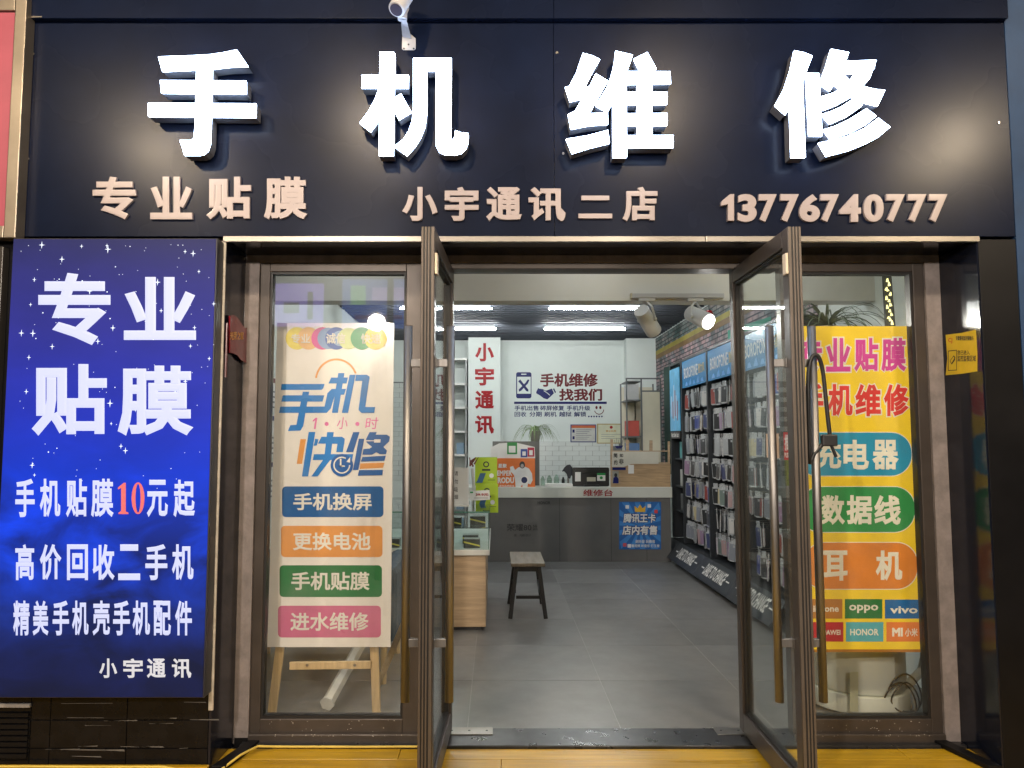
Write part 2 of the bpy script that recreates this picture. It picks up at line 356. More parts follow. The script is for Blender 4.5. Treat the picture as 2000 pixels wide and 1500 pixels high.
# fascia sign board
sign = thing('fascia_sign', 'long navy fascia board with big glowing white characters and pink lettering above the entrance', 'shop sign', (0, 0, 3))
box('fascia_panel', -2.315, .2775, 0, .018, 2.476, 3.545, M_fascia, sign, .001)
box('fascia_panel', .2795, 2.49, 0, .018, 2.476, 3.545, M_fascia, sign, .001)
box('steel_trim', -1.31, 1.0, -.012, .0, 2.447, 2.475, M_steel, sign, .002)
box('steel_trim', 1.002, 2.312, -.012, .0, 2.447, 2.475, M_steel, sign, .002)
box('steel_trim', -1.31, 2.312, .0, .02, 2.451, 2.461, M_steel, sign)
BIG = {
 '手': ((270, 80), [
  [(235,185),(650,170),(850,158),(1000,135),(1155,103),(1283,290),(1075,297),(880,320),(680,330),(280,350)],
  [(255,462),(1262,467),(1262,612),(270,604)], [(118,728),(1378,735),(1375,890),(118,880)],
  [(685,250),(865,250),(852,900),(840,1200),(815,1280),(770,1322),(720,1335),(540,1335),(515,1245),(485,1165),(620,1165),(650,1140),(665,1000)]]),
 '机': ((690, 80), [
  [(310,130),(475,130),(488,150),(470,1340),(302,1340)], [(100,400),(648,400),(645,545),(100,545)],
  [(320,500),(400,560),(320,880),(260,980),(200,1060),(75,960),(180,820),(250,690)],
  [(455,680),(560,620),(678,830),(535,918),(470,800)],
  [(703,203),(1150,203),(1150,345),(703,345)],
  [(703,300),(862,300),(860,860),(840,1000),(790,1130),(720,1240),(628,1342),(482,1235),(590,1150),(650,1050),(690,930),(703,780)],
  [(970,300),(1150,300),(1145,1150),(1165,1162),(1185,1130),(1195,1050),(1270,1078),(1350,1085),(1345,1190),(1320,1260),(1270,1310),(1200,1330),(1080,1330),(1010,1300),(972,1230)]]),
 '维': ((1085, 80), [
  [(320,142),(430,172),(520,215),(450,330),(340,545),(322,668),(170,705),(115,540),(160,532),(240,380)],
  [(470,382),(612,465),(395,850),(610,843),(615,970),(400,985),(180,1028),(148,860),(230,820),(322,660),(335,545),(400,530)],
  [(125,1150),(370,1110),(615,1045),(632,1195),(400,1250),(195,1315)],
  [(705,118),(905,165),(830,380),(800,500),(610,828),(472,755),(600,550),(660,380),(690,250)],
  [(670,600),(830,400),(835,1360),(672,1360)], [(920,210),(1075,133),(1180,325),(1100,362),(1000,370)],
  [(955,380),(1130,380),(1135,1180),(958,1180)], [(760,358),(1342,360),(1350,497),(760,502)],
  [(790,600),(1305,600),(1305,738),(790,740)], [(790,853),(1308,850),(1308,985),(790,987)], [(790,1110),(1378,1108),(1380,1247),(790,1248)]]),
 '修': ((1500, 80), [
  [(310,113),(420,135),(520,175),(460,330),(400,500),(330,640),(208,858),(85,750),(190,560),(262,340)],
  [(250,600),(405,450),(440,1360),(275,1360)], [(445,378),(600,380),(635,1110),(485,1108)],
  [(740,95),(948,135),(880,310),(730,580),(605,500),(680,300)],
  [(860,238),(1265,225),(1240,330),(1060,372),(820,374)],
  [(1265,225),(1190,440),(1110,530),(980,650),(800,750),(660,805),(600,660),(760,610),(880,545),(960,465),(1045,330)],
  [(800,300),(880,390),(960,465),(1110,530),(1240,565),(1370,578),(1285,757),(1120,715),(980,650),(835,555),(770,500),(760,400)],
  [(632,860),(740,825),(850,775),(985,690),(1105,755),(930,880),(725,970)],
  [(652,1040),(780,1000),(950,920),(1150,795),(1268,880),(1160,970),(980,1065),(735,1150)],
  [(595,1195),(760,1165),(920,1120),(1120,1030),(1290,905),(1430,1010),(1300,1120),(1150,1200),(950,1280),(685,1350)]])}
PF = PY(-.098)
for ch, (og, polys) in BIG.items():
    body = MB(); face = MB(); edge = MB()
    for i, p in enumerate(polys):
        P = [PF(og[0] + a / 6, og[1] + b / 6) for a, b in p]
        nn = sum(((P[k] - P[0]).cross(P[k + 1] - P[0]) for k in range(1, len(P) - 1)), Vector())
        if nn.y > 0: P.reverse()
        s_ = i * .00025
        c_ = sum(P, Vector()) / len(P)
        body.prism([Vector((q.x, -.022 - s_, q.z)) for q in P], Vector((0, -.064, 0)))
        face.prism([Vector((q.x, -.086 - s_, q.z)) for q in P], Vector((0, -.013, 0)))
    b = body.build('letter', M_letter, sign)
    face.build('letter_face', M_lface, b)
    # stand-off pegs behind each letter
PT = PY(-.022)
small = dict(parent=sign, bold=.034, raised=True, depth=.016, lift=-.001, name='letter')
P0 = PY(0)
chars('专业贴膜', [(184,268),(296,378),(405,492),(517,602)], 347, 430, P0, M_pinktxt, **small)
chars('小宇通讯', [(786,855),(869,935),(950,1019),(1032,1104)], 367, 433, P0, M_pinktxt, **small)
text('二', 1129, 384, 1195, 428, P0, M_pinktxt, **small); text('店', 1215, 367, 1283, 434, P0, M_pinktxt, **small)
dg = [(1406,1431),(1439,1476),(1480,1515),(1522,1558),(1559,1599),(1600,1636),(1637,1679),(1684,1723),(1728,1764),(1770,1806),(1811,1847)]
small['bold'] = .045
chars('3776740777', dg[1:], 381, 435, P0, M_pinktxt, **small)
poly('letter', [(1419, 434), (1431, 434), (1431, 382), (1423, 382), (1406, 396), (1406, 405), (1419, 402)], P0, M_pinktxt, sign, .024, .0, .002)
for px, py in ((65, 105), (55, 310), (1088, 103), (1100, 300), (1950, 240)):
    q = P0(px, py); MB().cyl(q, q + Vector((0, -.004, 0)), .006, n=10).build('screw', M_steel, sign)
# overhanging soffit above the board
hb = thing('header_band', 'dark projecting band above the navy sign board along the top edge', 'cladding', (0, -.07, 3.5))
box('band_panel', -2.27, .2775, -.035, .0, 3.547, 4.4, M_fascia, hb, .002); box('band_panel', .2795, 2.489, -.035, .0, 3.547, 4.4, M_fascia, hb, .002)
box('corner_scrap', -2.27, -2.21, -.038, -.0355, 3.549, 3.556, M_steel, hb)
blue = tag(box('neighbour_wall', 2.492, 5.2, -.002, .4, -.02, 4.6, mat('blue_render', rgb(20, 52, 88), .7, 0, .3, 3, .3)), 'flaking blue rendered wall of the shop on the right', 'wall')
# pink sign of the left neighbour
nb = thing('neighbour_sign', 'pink lit sign in a steel frame cut off at the top left', 'sign', (-3, 0, 3))
M_pk = mat('pink_print', rgb(136, 60, 74), .4, em=.12, emc=rgb(200, 95, 110))
box('sign_face', -4.2, -2.322, -.06, -.02, 2.51, 3.56, M_pk, nb)
box('steel_frame', -2.320, -2.264, -.072, -.001, 2.45, 3.64, M_steel2, nb, .004)
box('steel_frame', -4.2, -2.321, -.072, -.001, 2.45, 2.508, M_steel2, nb, .004)
box('steel_frame', -4.2, -2.321, -.072, -.001, 3.565, 3.64, M_steel2, nb, .004)
nw = thing('neighbour_shopfront', 'dark shuttered shopfront strip left of the blue light box', 'shopfront', (-2.8, .1, 0))
box('dark_wall', -4.5, -2.332, .02, .5, -.02, 3.6, M_black, nw)
box('frame_post', -2.44, -2.40, -.03, .018, .0, 2.42, mat('dark_frame', (.03, .027, .025), .4), nw, .004)
box('frame_post', -2.375, -2.345, -.03, .018, .0, 2.42, MATS['dark_frame'], nw, .004)
box('brown_panel', -3.2, -2.442, -.01, .018, .4, 2.35, mat('brown_panel', (.16, .085, .05), .5), nw)

# ------------------------------------------------------------------ blue light box on the left
def nightmat():
    m = bpy.data.materials.new('night_sky_print'); m.use_nodes = True; n = m.node_tree.nodes; l = m.node_tree.links; b = n['Principled BSDF']
    b.inputs['Base Color'].default_value = (.008, .012, .04, 1); b.inputs['Roughness'].default_value = .4; b.inputs['Specular IOR Level'].default_value = .12
    tc = n.new('ShaderNodeTexCoord'); sp = n.new('ShaderNodeSeparateXYZ'); l.new(tc.outputs['Object'], sp.inputs[0])
    mr = n.new('ShaderNodeMapRange'); mr.inputs[1].default_value = .36; mr.inputs[2].default_value = 2.43; l.new(sp.outputs[2], mr.inputs[0])
    rp = n.new('ShaderNodeValToRGB'); e = rp.color_ramp.elements
    stops = [(0, (6, 11, 48)), (.09, (8, 18, 66)), (.18, (10, 34, 112)), (.27, (8, 50, 176)), (.36, (4, 56, 206)), (.48, (4, 52, 206)), (.62, (28, 44, 184)), (.8, (44, 42, 146)), (.93, (42, 38, 116)), (1, (36, 32, 84))]
    e[0].position, e[0].color = stops[0][0], rgb(*stops[0][1]); e[1].position, e[1].color = 1, rgb(*stops[-1][1])
    for p, c in stops[1:-1]: q = e.new(p); q.color = rgb(*c)
    l.new(mr.outputs[0], rp.inputs[0])
    no = n.new('ShaderNodeTexNoise'); no.inputs['Scale'].default_value = 3.2; no.inputs['Detail'].default_value = 7; no.inputs['Distortion'].default_value = .6
    mp = n.new('ShaderNodeMapping'); mp.inputs['Scale'].default_value = (1, 1, 1.8); l.new(tc.outputs['Object'], mp.inputs[0]); l.new(mp.outputs[0], no.inputs['Vector'])
    cr = n.new('ShaderNodeMapRange'); cr.inputs[1].default_value = .35; cr.inputs[2].default_value = .72; cr.inputs[3].default_value = .3; cr.inputs[4].default_value = 2.1; l.new(no.outputs[0], cr.inputs[0])
    lo = n.new('ShaderNodeMapRange'); lo.inputs[1].default_value = .30; lo.inputs[2].default_value = .5; lo.inputs[3].default_value = 1; lo.inputs[4].default_value = .12; l.new(mr.outputs[0], lo.inputs[0])
    mx = n.new('ShaderNodeMix'); mx.data_type = 'RGBA'; mx.blend_type = 'MULTIPLY'; l.new(lo.outputs[0], mx.inputs[0]); l.new(rp.outputs[0], mx.inputs[6]); l.new(cr.outputs[0], mx.inputs[7])
    l.new(mx.outputs[2], b.inputs['Emission Color']); b.inputs['Emission Strength'].default_value = .92
    return m
lb = thing('light_box_sign', 'tall glowing blue light box with starry night print and white characters left of the entrance', 'light box', (-1.78, -.04, .36))
box('box_body', -2.262, -1.306, -.088, .028, .352, 2.443, mat('light_box_case', (.022, .022, .028), .45), lb, .004)
box('lit_face', -2.256, -1.312, -.0935, -.0885, .358, 2.437, nightmat(), lb)
PL = PY(-.0935)
M_star = emis('star_print', (.75, .85, 1), 1.4)
st = MB()
for k in range(150):
    u = R.random(); px = 35 + u * 385; py = 478 + (R.random() ** 1.5) * 480; c = PL(px, py) + Vector((0, -.0008 - k * 2e-6, 0))
    r = .0028 + (R.random() ** 6) * .012; th = max(.0016, r * .16)
    if k % 11 == 0: r = .014 * R.uniform(.6, 1.15)
    pts = []
    for a in range(8):
        rr = r * (1.25 if a % 4 == 2 else 1) if a % 2 == 0 else r * .18 + .0006
        if r < .006: rr = r * .55
        an = math.pi / 4 * a; pts.append(c + Vector((math.cos(an) * rr, 0, math.sin(an) * rr)))
    st.prism(pts, Vector((0, -.0003, 0)))
tag(st.build('star', M_star, lb), kind='stuff')
M_lbt = emis('light_box_text', rgb(196, 205, 248), 1.0); M_lbr = emis('light_box_red', rgb(226, 44, 60), 1.0); M_lbw = emis('light_box_text_warm', rgb(208, 208, 214), .95)
lk = dict(parent=lb, bold=.032, depth=.0015, lift=.001)
text('专', 75, 533, 216, 674, PL, M_lbt, **lk); text('业', 242, 541, 383, 664, PL, M_lbt, **lk)
text('贴', 62, 711, 209, 851, PL, M_lbt, **lk); text('膜', 230, 714, 378, 851, PL, M_lbt, **lk)
lk['bold'] = .026
chars('手机贴膜', [(30,68),(78,118),(129,170),(178,222)], 935, 1010, PL, M_lbt, **lk)
poly('lettering', [(236, 1003), (236, 998), (234, 1000), (233, 1003)], PL, M_lbr, lb, .001, .001)
poly('lettering', [(232, 1001), (237, 999), (237, 953), (231, 956), (231, 952), (242, 943), (246, 943), (246, 999), (251, 1001), (251, 1004), (232, 1004)], PL, M_lbr, lb, .0015, .001)
zo = [(270 + 12.5 * math.cos(a), 973 + 31 * math.sin(a)) for a in [k * math.pi / 16 for k in range(32)]]; zi = [(270 + 5.0 * math.cos(a), 973 + 28 * math.sin(a)) for a in [k * math.pi / 16 for k in range(32)]]
for k in range(32): k2 = (k + 1) % 32; poly('lettering', [zo[k], zo[k2], zi[k2], zi[k]], PL, M_lbr, lb, .0015, .001)
chars('元起', [(287,328),(339,381)], 937, 1010, PL, M_lbt, **lk)
chars('高价回收二手机', [(30,67),(78,120),(131,172),(181,224),(231,274),(284,327),(336,378)], 1063, 1133, PL, M_lbt, **lk)
chars('精美手机壳手机配件', [(26,58),(64,95),(103,135),(141,173),(181,215),(221,254),(259,293),(300,334),(342,375)], 1173, 1241, PL, M_lbt, **lk)
chars('小宇通讯', [(194,229),(241,279),(287,324),(336,374)], 1286, 1324, PL, M_lbw, **lk)
# black wall tiles under the light box
M_bt = mat('black_tile', (.006, .006, .007), .16, 0, .4, 9, rvar=.5, spec=.22); M_bj = mat('tile_joint', (.014, .0135, .013), .8, 0, .5, 20)
box('tile_backing', -2.33, -1.316, .012, .029, .0, .35, M_bj, front)
xs = [-2.33, -2.13, -2.04, -1.69, -1.317]; zs = [.012, .10, .225, .345]
for i in range(4):
    for j in range(3): box('wall_tile', xs[i] + .002, xs[i + 1] - .002, .0, .0118, zs[j] + .002, zs[j + 1] - .002, M_bt, front, .001)
r6 = random.Random(4)
for k in range(16):
    x = r6.uniform(-2.1, -1.4); z = r6.choice([.06, .1, .1, .225, .225, .3, .2]) + r6.uniform(-.012, .012); L_ = r6.uniform(.03, .25)
    MB().quad((x, -.0008, z), (x + L_, -.0008, z + r6.uniform(-.006, .006)), (x + L_ * .98, -.0008, z + r6.uniform(.0, .004)), (x, -.0008, z + .0016)).build('scratch', mat('scratch_grey', (.10, .095, .09), .7), front)
MB().box(-2.30, -1.318, -.004, -.0005, .345, .351).build('pale_edge', mat('pale_edge', (.2, .19, .18), .7, 0, .5, 20), front)
lv = thing('louvre_vent', 'black slatted vent low on the wall under the light box', 'vent', (-2.2, 0, .1))
for k in range(8): box('vent_slat', -2.325, -2.135, -.012, -.001, .06 + k * .026, .078 + k * .026, M_black, lv)
box('vent_frame', -2.325, -2.13, -.014, -.001, .285, .30, mat('pale_bar', (.3, .29, .28), .6), lv)
tag(box('skirting_board', -3.4, -1.306, -.03, -.001, .0, .03, M_deck[2], None, .003), 'yellow painted skirting board along the foot of the black tiled wall', 'skirting')
wl = bpy.data.objects['skirting_board']
cb = MB().tube([(-2.4, -.035, .034), (-2.1, -.038, .036), (-1.8, -.035, .033), (-1.5, -.04, .035), (-1.33, -.05, .012), (-1.25, -.02, .012), (-1.2, .1, .03), (-1.15, .2, .03), (-1.08, .24, .012), (-.7, .243, .010), (-.38, .24, .012), (-.33, .22, .02)], .0055).build('floor_cable', mat('yellow_cable', (.62, .47, .10), .5))
tag(cb, 'thin yellow cable running along the foot of the shopfront', 'cable')

# ------------------------------------------------------------------ windows and door frame
def window(name, label, x0, x1, z0, z1, fw_l, fw_r):
    t_ = thing(name, label, 'window', ((x0 + x1) / 2, .33, z0))
    ya, yb = .315, .38
    box('frame_post', x0, x0 + fw_l, ya, yb, z0, z1, M_bronze, t_, .003); box('frame_post', x1 - fw_r, x1, ya, yb, z0, z1, M_bronze, t_, .003)
    box('frame_rail', x0 + fw_l, x1 - fw_r, ya, yb, z1 - .045, z1, M_bronze, t_, .003); box('frame_rail', x0 + fw_l, x1 - fw_r, ya, yb, z0, z0 + .085, M_bronze, t_, .003)
    gx0, gx1, gz0, gz1 = x0 + fw_l, x1 - fw_r, z0 + .085, z1 - .045
    for a in ((gx0, gx0 + .012, gz0, gz1), (gx1 - .012, gx1, gz0, gz1), (gx0 + .012, gx1 - .012, gz0, gz0 + .012), (gx0 + .012, gx1 - .012, gz1 - .012, gz1)):
        box('gasket', a[0], a[1], .325, .372, a[2], a[3], M_bronze_d, t_)
    box('pane', gx0 + .012, gx1 - .012, .345, .353, gz0 + .012, gz1 - .012, M_wglass, t_)
    box('sill', x0 - .0, x1 + .0, .29, .314, z0 - .028, z0 + .02, M_bronze, t_, .004)
    return t_
W1 = window('shop_window', 'fixed brown-framed shop window left of the glass doors', -1.230, -.335, .03, 2.422, .05, .135)
W2 = window('shop_window', 'fixed brown-framed shop window right of the glass doors', 1.475, 2.223, .03, 2.422, .08, .055)
df = thing('door_frame', 'brown metal door frame head above the open glass doors', 'door frame', (.57, .33, 2.4))
box('frame_rail', -.334, 1.474, .315, .39, 2.392, 2.422, M_bronze, df, .003)
box('closer_rail', -.334, 1.474, .39, .45, 2.395, 2.415, mat('grey_closer', (.10, .10, .11), .4), df)
def door(label, s, xh, xf, plastic_px):
    # s = -1: left leaf (inner face looks right), +1: right leaf
    t_ = thing('glass_door', label, 'glass door', (xh, .40, .03), 'open glass doors')
    y1_, y0_ = .425, -.41; T = .058; L = y1_ - y0_
    def at(u, v, z):           # u along leaf from hinge 0..L, v outward thickness (away from opening), z
        x = xh + (xf - xh) * u / L + s * v
        return Vector((x, y1_ - u, z))
    def slab(name, u0, u1, v0, v1, z0, z1, m, par=t_, bev=.003):
        mb = MB(); P = [at(u0, v0, z0), at(u1, v0, z0), at(u1, v1, z0), at(u0, v1, z0), at(u0, v0, z1), at(u1, v0, z1), at(u1, v1, z1), at(u0, v1, z1)]
        mb.v = [tuple(p) for p in P]
        fs = [(0, 3, 2, 1), (4, 5, 6, 7), (0, 1, 5, 4), (1, 2, 6, 5), (2, 3, 7, 6), (3, 0, 4, 7)]
        if s < 0: fs = fs
        else: fs = [tuple(reversed(f)) for f in fs]
        mb.f = fs; mb.m = [0] * 6
        return mb.build(name, m, par, bev)
    z0, z1 = .03, 2.403
    slab('hinge_stile', 0, .06, 0, T, z0, z1, M_bronze)
    fs_ = slab('lock_stile', L - .065, L, 0, T, z0, z1, M_bronze)
    for a, b in ((.002, .014), (.021, .028), (.034, .041), (.047, .056)): slab('edge_rib', L, L + .005, a, b, z0, z1, M_bronze_l, fs_, .0012)
    slab('edge_groove', L, L + .0012, .002, .056, z0, z1, M_bronze_d, fs_, 0)
    slab('top_rail', .06, L - .065, 0, T, z1 - .075, z1, M_bronze); slab('bottom_rail', .06, L - .065, 0, T, z0, z0 + .095, M_bronze)
    for a in ((.06, .072, z0 + .095, z1 - .075), (L - .077, L - .065, z0 + .095, z1 - .075), (.072, L - .077, z0 + .095, z0 + .107), (.072, L - .077, z1 - .087, z1 - .075)):
        slab('gasket', a[0], a[1], .012, T - .012, a[2], a[3], M_bronze_d, t_, 0)
    slab('pane', .072, L - .077, T / 2 - .004, T / 2 + .004, z0 + .107, z1 - .087, M_glass, t_, 0)
    for v in (-.062, T + .062):
        u = L - .075
        h = MB().cyl(at(u, v, .42), at(u, v, 1.99), .0178, n=24).build('handle', M_handle, t_, 0, True)
        MB().cyl(at(u, v, 1.99), at(u, v, 1.9905), .019, n=24).build('end_cap', mat('cap_dark', (.2, .17, .15), .4, .6), h)
        for z in (.66, 1.83):
            a, b = (v, 0) if v < 0 else (T, v)
            slab('bracket', u - .011, u + .011, a, b, z - .017, z + .017, M_handle, h, .002)
            vv = (-.004, 0) if v < 0 else (T, T + .004)
            slab('mount_plate', u - .016, u + .03, vv[0], vv[1], z - .02, z + .02, M_handle, h, .001)
    slab('plastic_catch', L - .035, L + .006, -.012, -.0005, 2.20, 2.29, mat('cream_plastic', (.62, .52, .40), .4), t_, .003)
    slab('pivot_block', .01, .06, .01, T - .01, .012, z0, M_steel, t_, 0)
    return t_, at
DL, atL = door('left leaf of the open glass double door, swung outwards', -1, -.228, -.262, 0)
DR, atR = door('right leaf of the open glass double door with red push sticker and cable lock', 1, 1.245, 1.232, 0)
# push sticker (printed) on the right leaf
xs_ = 1.232
def quad_on_leaf(at, u0, u1, v, z0, z1): return at(u0, v, z1), at(u1, v, z1), at(u1, v, z0), at(u0, v, z0)
def leafsheet(name, at, u0, u1, v, z0, z1, m, par, d=.001):
    q = quad_on_leaf(at, u0, u1, v, z0, z1); return MB().prism([q[3], q[2], q[1], q[0]], Vector((-d, 0, 0))).build(name, m, par)
VS = .058 / 2 - .0045
st1 = leafsheet('push_sticker', atR, .66, .735, VS, 1.415, 1.535, mat('sticker_red', rgb(186, 40, 36), .4), DR)
q = quad_on_leaf(atR, .672, .722, VS - .001, 1.455, 1.525); textw('推', *q, (-1, 0, 0), M_white, st1, bold=.03, depth=.0005, lift=.0003)
q = quad_on_leaf(atR, .668, .727, VS - .001, 1.425, 1.447); textw('PUSH', *q, (-1, 0, 0), M_white, st1, bold=.03, depth=.0005, lift=.0003)
leafsheet('notice_sticker', atR, .44, .60, VS, 1.42, 1.53, mat('sticker_pink', rgb(206, 182, 160), .5), DR)
# cable lock hanging on the outer handle of the right leaf
hx = atR(.835 - .075, .058 + .062, 0)
lk_ = thing('cable_lock', 'black cable lock looped over the outer handle of the right glass door', 'bike lock', (hx.x, hx.y, 1.3))
hp = lambda dx, dy, z: Vector((hx.x + dx, hx.y + dy, z))
loop = [hp(-.03, -.01, 1.40), hp(-.034, -.02, 1.60), hp(-.032, -.025, 1.80), hp(-.012, -.032, 1.865), hp(.015, -.03, 1.86), hp(.035, -.02, 1.80), hp(.045, -.015, 1.68), hp(.056, -.012, 1.55), hp(.062, -.01, 1.50)]
sm = []
for k in range(len(loop) - 1):
    for q in range(4): sm.append(loop[k].lerp(loop[k + 1], q / 4))
sm.append(loop[-1])
for _ in range(3): sm = [sm[0]] + [(sm[k - 1] + sm[k] * 2 + sm[k + 1]) / 4 for k in range(1, len(sm) - 1)] + [sm[-1]]
MB().tube(sm, .0085, 10).build('cable', mat('black_rubber', (.012, .012, .013), .45), lk_, 0, True)
MB().box(hx.x + .02, hx.x + .085, hx.y - .03, hx.y, 1.475, 1.525).build('lock_body', M_dark, lk_, .006)
MB().cyl(hp(.055, -.012, 1.50), hp(.082, -.012, 1.43), .007).build('key_plug', M_dark, lk_)
MB().tube([hp(-.03, -.01, 1.40), hp(-.01, -.01, 1.44), hp(.03, -.015, 1.49)], .0085, 10).build('cable', MATS['black_rubber'], lk_)
# yellow cctv notice on the right reveal
PR = PX(2.302, -1)
nt_ = thing('warning_notice', 'crumpled yellow camera surveillance notice stuck on the right reveal of the entrance', 'notice', (2.3, .1, 1.8))
M_yn = mat('notice_yellow', rgb(206, 178, 40), .45, 0, .08, 20, .4)
poly('notice_sheet', [(1848, 654), (1880, 650), (1906, 644), (1909, 690), (1909, 725), (1880, 730), (1848, 733), (1851, 700)], PR, M_yn, nt_, .002, .0005)
M_blk = mat('black_print', (.02, .02, .02), .5)
kk = dict(parent=nt_, lift=.0028, depth=.0004, bold=.02)
text('您已进入', 1871, 684, 1895, 693, PR, M_blk, **kk); text('监控监视区域', 1871, 694, 1907, 706, PR, M_blk, **kk)
text('安徽警视监控摄像头', 1868, 656, 1903, 665, PR, M_blk, **kk); text('CJ', 1853, 660, 1861, 671, PR, mat('logo_red', rgb(180, 50, 30), .5), **kk)
poly('picture_frame', [(1853, 686), (1854, 686), (1854, 724), (1853, 724)], PR, M_blk, nt_, .0004, .0028)
poly('picture_frame', [(1869, 684), (1870, 684), (1870, 723), (1869, 723)], PR, M_blk, nt_, .0004, .0028)
poly('picture_frame', [(1853, 685), (1870, 683), (1870, 684.5), (1853, 686.5)], PR, M_blk, nt_, .0004, .003)
poly('picture_frame', [(1853, 723), (1870, 722), (1870, 723.5), (1853, 724.5)], PR, M_blk, nt_, .0004, .003)
poly('camera_pictogram', [(1856, 705), (1864, 694), (1867, 698), (1866, 704), (1860, 712)], PR, M_blk, nt_, .0004, .0028)
poly('camera_pictogram', [(1857.5, 705), (1863.8, 696.5), (1865.5, 699), (1860, 709)], PR, M_yn, nt_, .0004, .0034)
# red flag plaque on the left reveal
PRl = PX(-1.306, 1)
fl = thing('flag_plaque', 'small wavy dark red flag-shaped plaque on the left reveal of the entrance', 'plaque', (-1.3, .1, 1.8))
M_fl = mat('plaque_red', rgb(118, 22, 38), .12, 0, .05, 5, coat=.6)
def wavy(x): return 4 * math.sin((x - 441) / 44 * 2 * math.pi)
topp = [(441, 617), (449, 615), (457, 621), (465, 632), (472, 641), (480, 644), (487, 645)]
botp = [(487, 710), (480, 711), (472, 708), (464, 703), (457, 694), (449, 690), (440, 689)]
pl_pts = [PRl(x if x > 442 else 442, y) for x, y in topp + botp]
pl_pts = [Vector((-1.306 + .012, min(max(p.y, .01), .298), p.z)) for p in pl_pts]
nn = sum(((pl_pts[k] - pl_pts[0]).cross(pl_pts[k + 1] - pl_pts[0]) for k in range(1, len(pl_pts) - 1)), Vector())
if nn.x < 0: pl_pts.reverse()
MB().prism(pl_pts, Vector((.006, 0, 0))).build('flag_sheet', M_fl, fl)
MB().cyl((-1.29, .02, 1.80), (-1.29, .02, 2.06), .006, n=10).build('flag_pole', mat('pole_red', rgb(70, 18, 24), .3), fl)
M_gold = mat('gold_print', rgb(190, 140, 70), .4)
PRf = PX(-1.287, 1)
text('光荣之家', 449, 648, 476, 664, PRf, M_gold, parent=fl, bold=.02, depth=.0004, lift=.0002)

for nm_, x0, x1 in (('left', -1.18, -.45), ('right', 1.58, 2.16)):
    mb = MB(); r5 = random.Random(len(nm_))
    for k in range(46):
        x = r5.uniform(x0, x1); z = r5.choice([r5.uniform(.04, .05), r5.uniform(.055, .112)]); w_ = r5.uniform(.0015, .008); h_ = r5.uniform(.001, .004); yy = .2885 if z < .052 else .3135
        mb.quad((x, yy, z), (x + w_, yy, z + r5.uniform(-.001, .001)), (x + w_ * .8, yy, z + h_), (x + w_ * .1, yy, z + h_ * .8))
    tag(mb.build('paint_fleck', mat('fleck_white', (.5, .47, .43), .7), W1 if x0 < 0 else W2), kind='stuff')
# ------------------------------------------------------------------ surveillance camera above the letters
cc = thing('cctv_camera', 'white bullet surveillance camera on a bracket above the second glowing character', 'security camera', (-.43, 0, 3.3))
M_cw = mat('camera_white', (.40, .40, .42), .4, 0, .08)
poly('bracket_plate', [(786, 68), (803, 68), (812, 76), (812, 96), (809, 99), (788, 99), (785, 96)], PY(0), M_cw, cc, .006, .0005, .002)
a = PY(-.008)(798, 80); b = PY(-.17)(786, 34)
MB().prism([PY(-.008)(786, 72), PY(-.008)(804, 76), PY(-.15)(794, 40), PY(-.15)(783, 40)][::-1], Vector((0, -.006, .0))).build('bracket_arm', M_cw, cc, .002)
b = PY(-.15)(786, 34)
MB().cyl(b + Vector((0, 0, -.012)), b + Vector((0, 0, .025)), .022, n=20).build('swivel_joint', M_cw, cc, .003, True)
c1 = PY(-.26)(774, 19); c2 = c1 + Vector((.05, .07, .15))
bd = MB().cyl(c1, c2, .038, .042, n=28).build('camera_body', M_cw, cc, .004, True)
dv = (c1 - c2).normalized()
MB().cyl(c1, c1 + dv * .004, .029, n=24).build('lens_glass', mat('lens_glass', (.03, .03, .05), .08), bd)
MB().tube([b + Vector((.018, 0, .02)), b + Vector((.022, .03, .06)), c2 + Vector((0, -.06, -.03))], .005).build('camera_cable', M_cw, cc)
for px, py in ((789, 95), (808, 95), (798, 87)):
    q = PY(-.0065)(px, py); MB().cyl(q, q + Vector((0, -.002, 0)), .0045, n=10).build('screw', M_dark, cc)

# ------------------------------------------------------------------ printed board on an easel inside the left window
bo = thing('poster_board', 'white repair poster board with blue title and four coloured bars behind the left window', 'poster board', (-1.0, .55, .3))
Yb = .56; PB = PY(Yb)
M_board = mat('board_white', (.80, .77, .765), .28, 0, .03, 3, coat=.3)
poly('board', [(542, 631), (770, 631), (763, 1263), (523, 1263)], PB, M_board, bo, .008, 0)
class PBc(PY):
    pass
PB = PY(Yb - .008)
def sheared(poly_, o=(530, 640), s=5.0): return [(o[0] + a / s, o[1] + b / s) for a, b in poly_]
M_b1 = mat('print_blue_a', rgb(28, 122, 205), .3); M_b2 = mat('print_blue_b', rgb(16, 88, 165), .3)
M_or = mat('print_orange', rgb(222, 152, 80), .3); M_pk2 = mat('print_pink', rgb(220, 115, 175), .3)
circ = [(580, 661, 22, (228, 212, 110)), (603, 661, 22, (228, 184, 130)), (630, 661, 22, (214, 82, 156)), (641, 661, 21, (120, 150, 200)), (657, 661, 22, (40, 84, 170)), (664, 661, 15, (130, 160, 205)), (681, 661, 21, (196, 208, 150)), (707, 661, 22, (30, 140, 85)), (734, 661, 22, (226, 196, 60))]
for i, (cx, cy, r, c) in enumerate(circ): poly('colour_dot', ell(cx, cy, r), PB, mat('dot_%d' % i, rgb(*c), .3), bo, .0002, .0003 + i * .0004)
wk = dict(parent=bo, lift=.0042, depth=.0006, bold=.024)
M_bt_w = mat('print_white', (.74, .72, .70), .35)
text('专业', 569, 652, 606, 671, PB, M_bt_w, **wk); text('诚信', 637, 651, 675, 672, PB, M_bt_w, **wk); text('快速', 705, 652, 744, 672, PB, M_bt_w, **wk)
arc = []
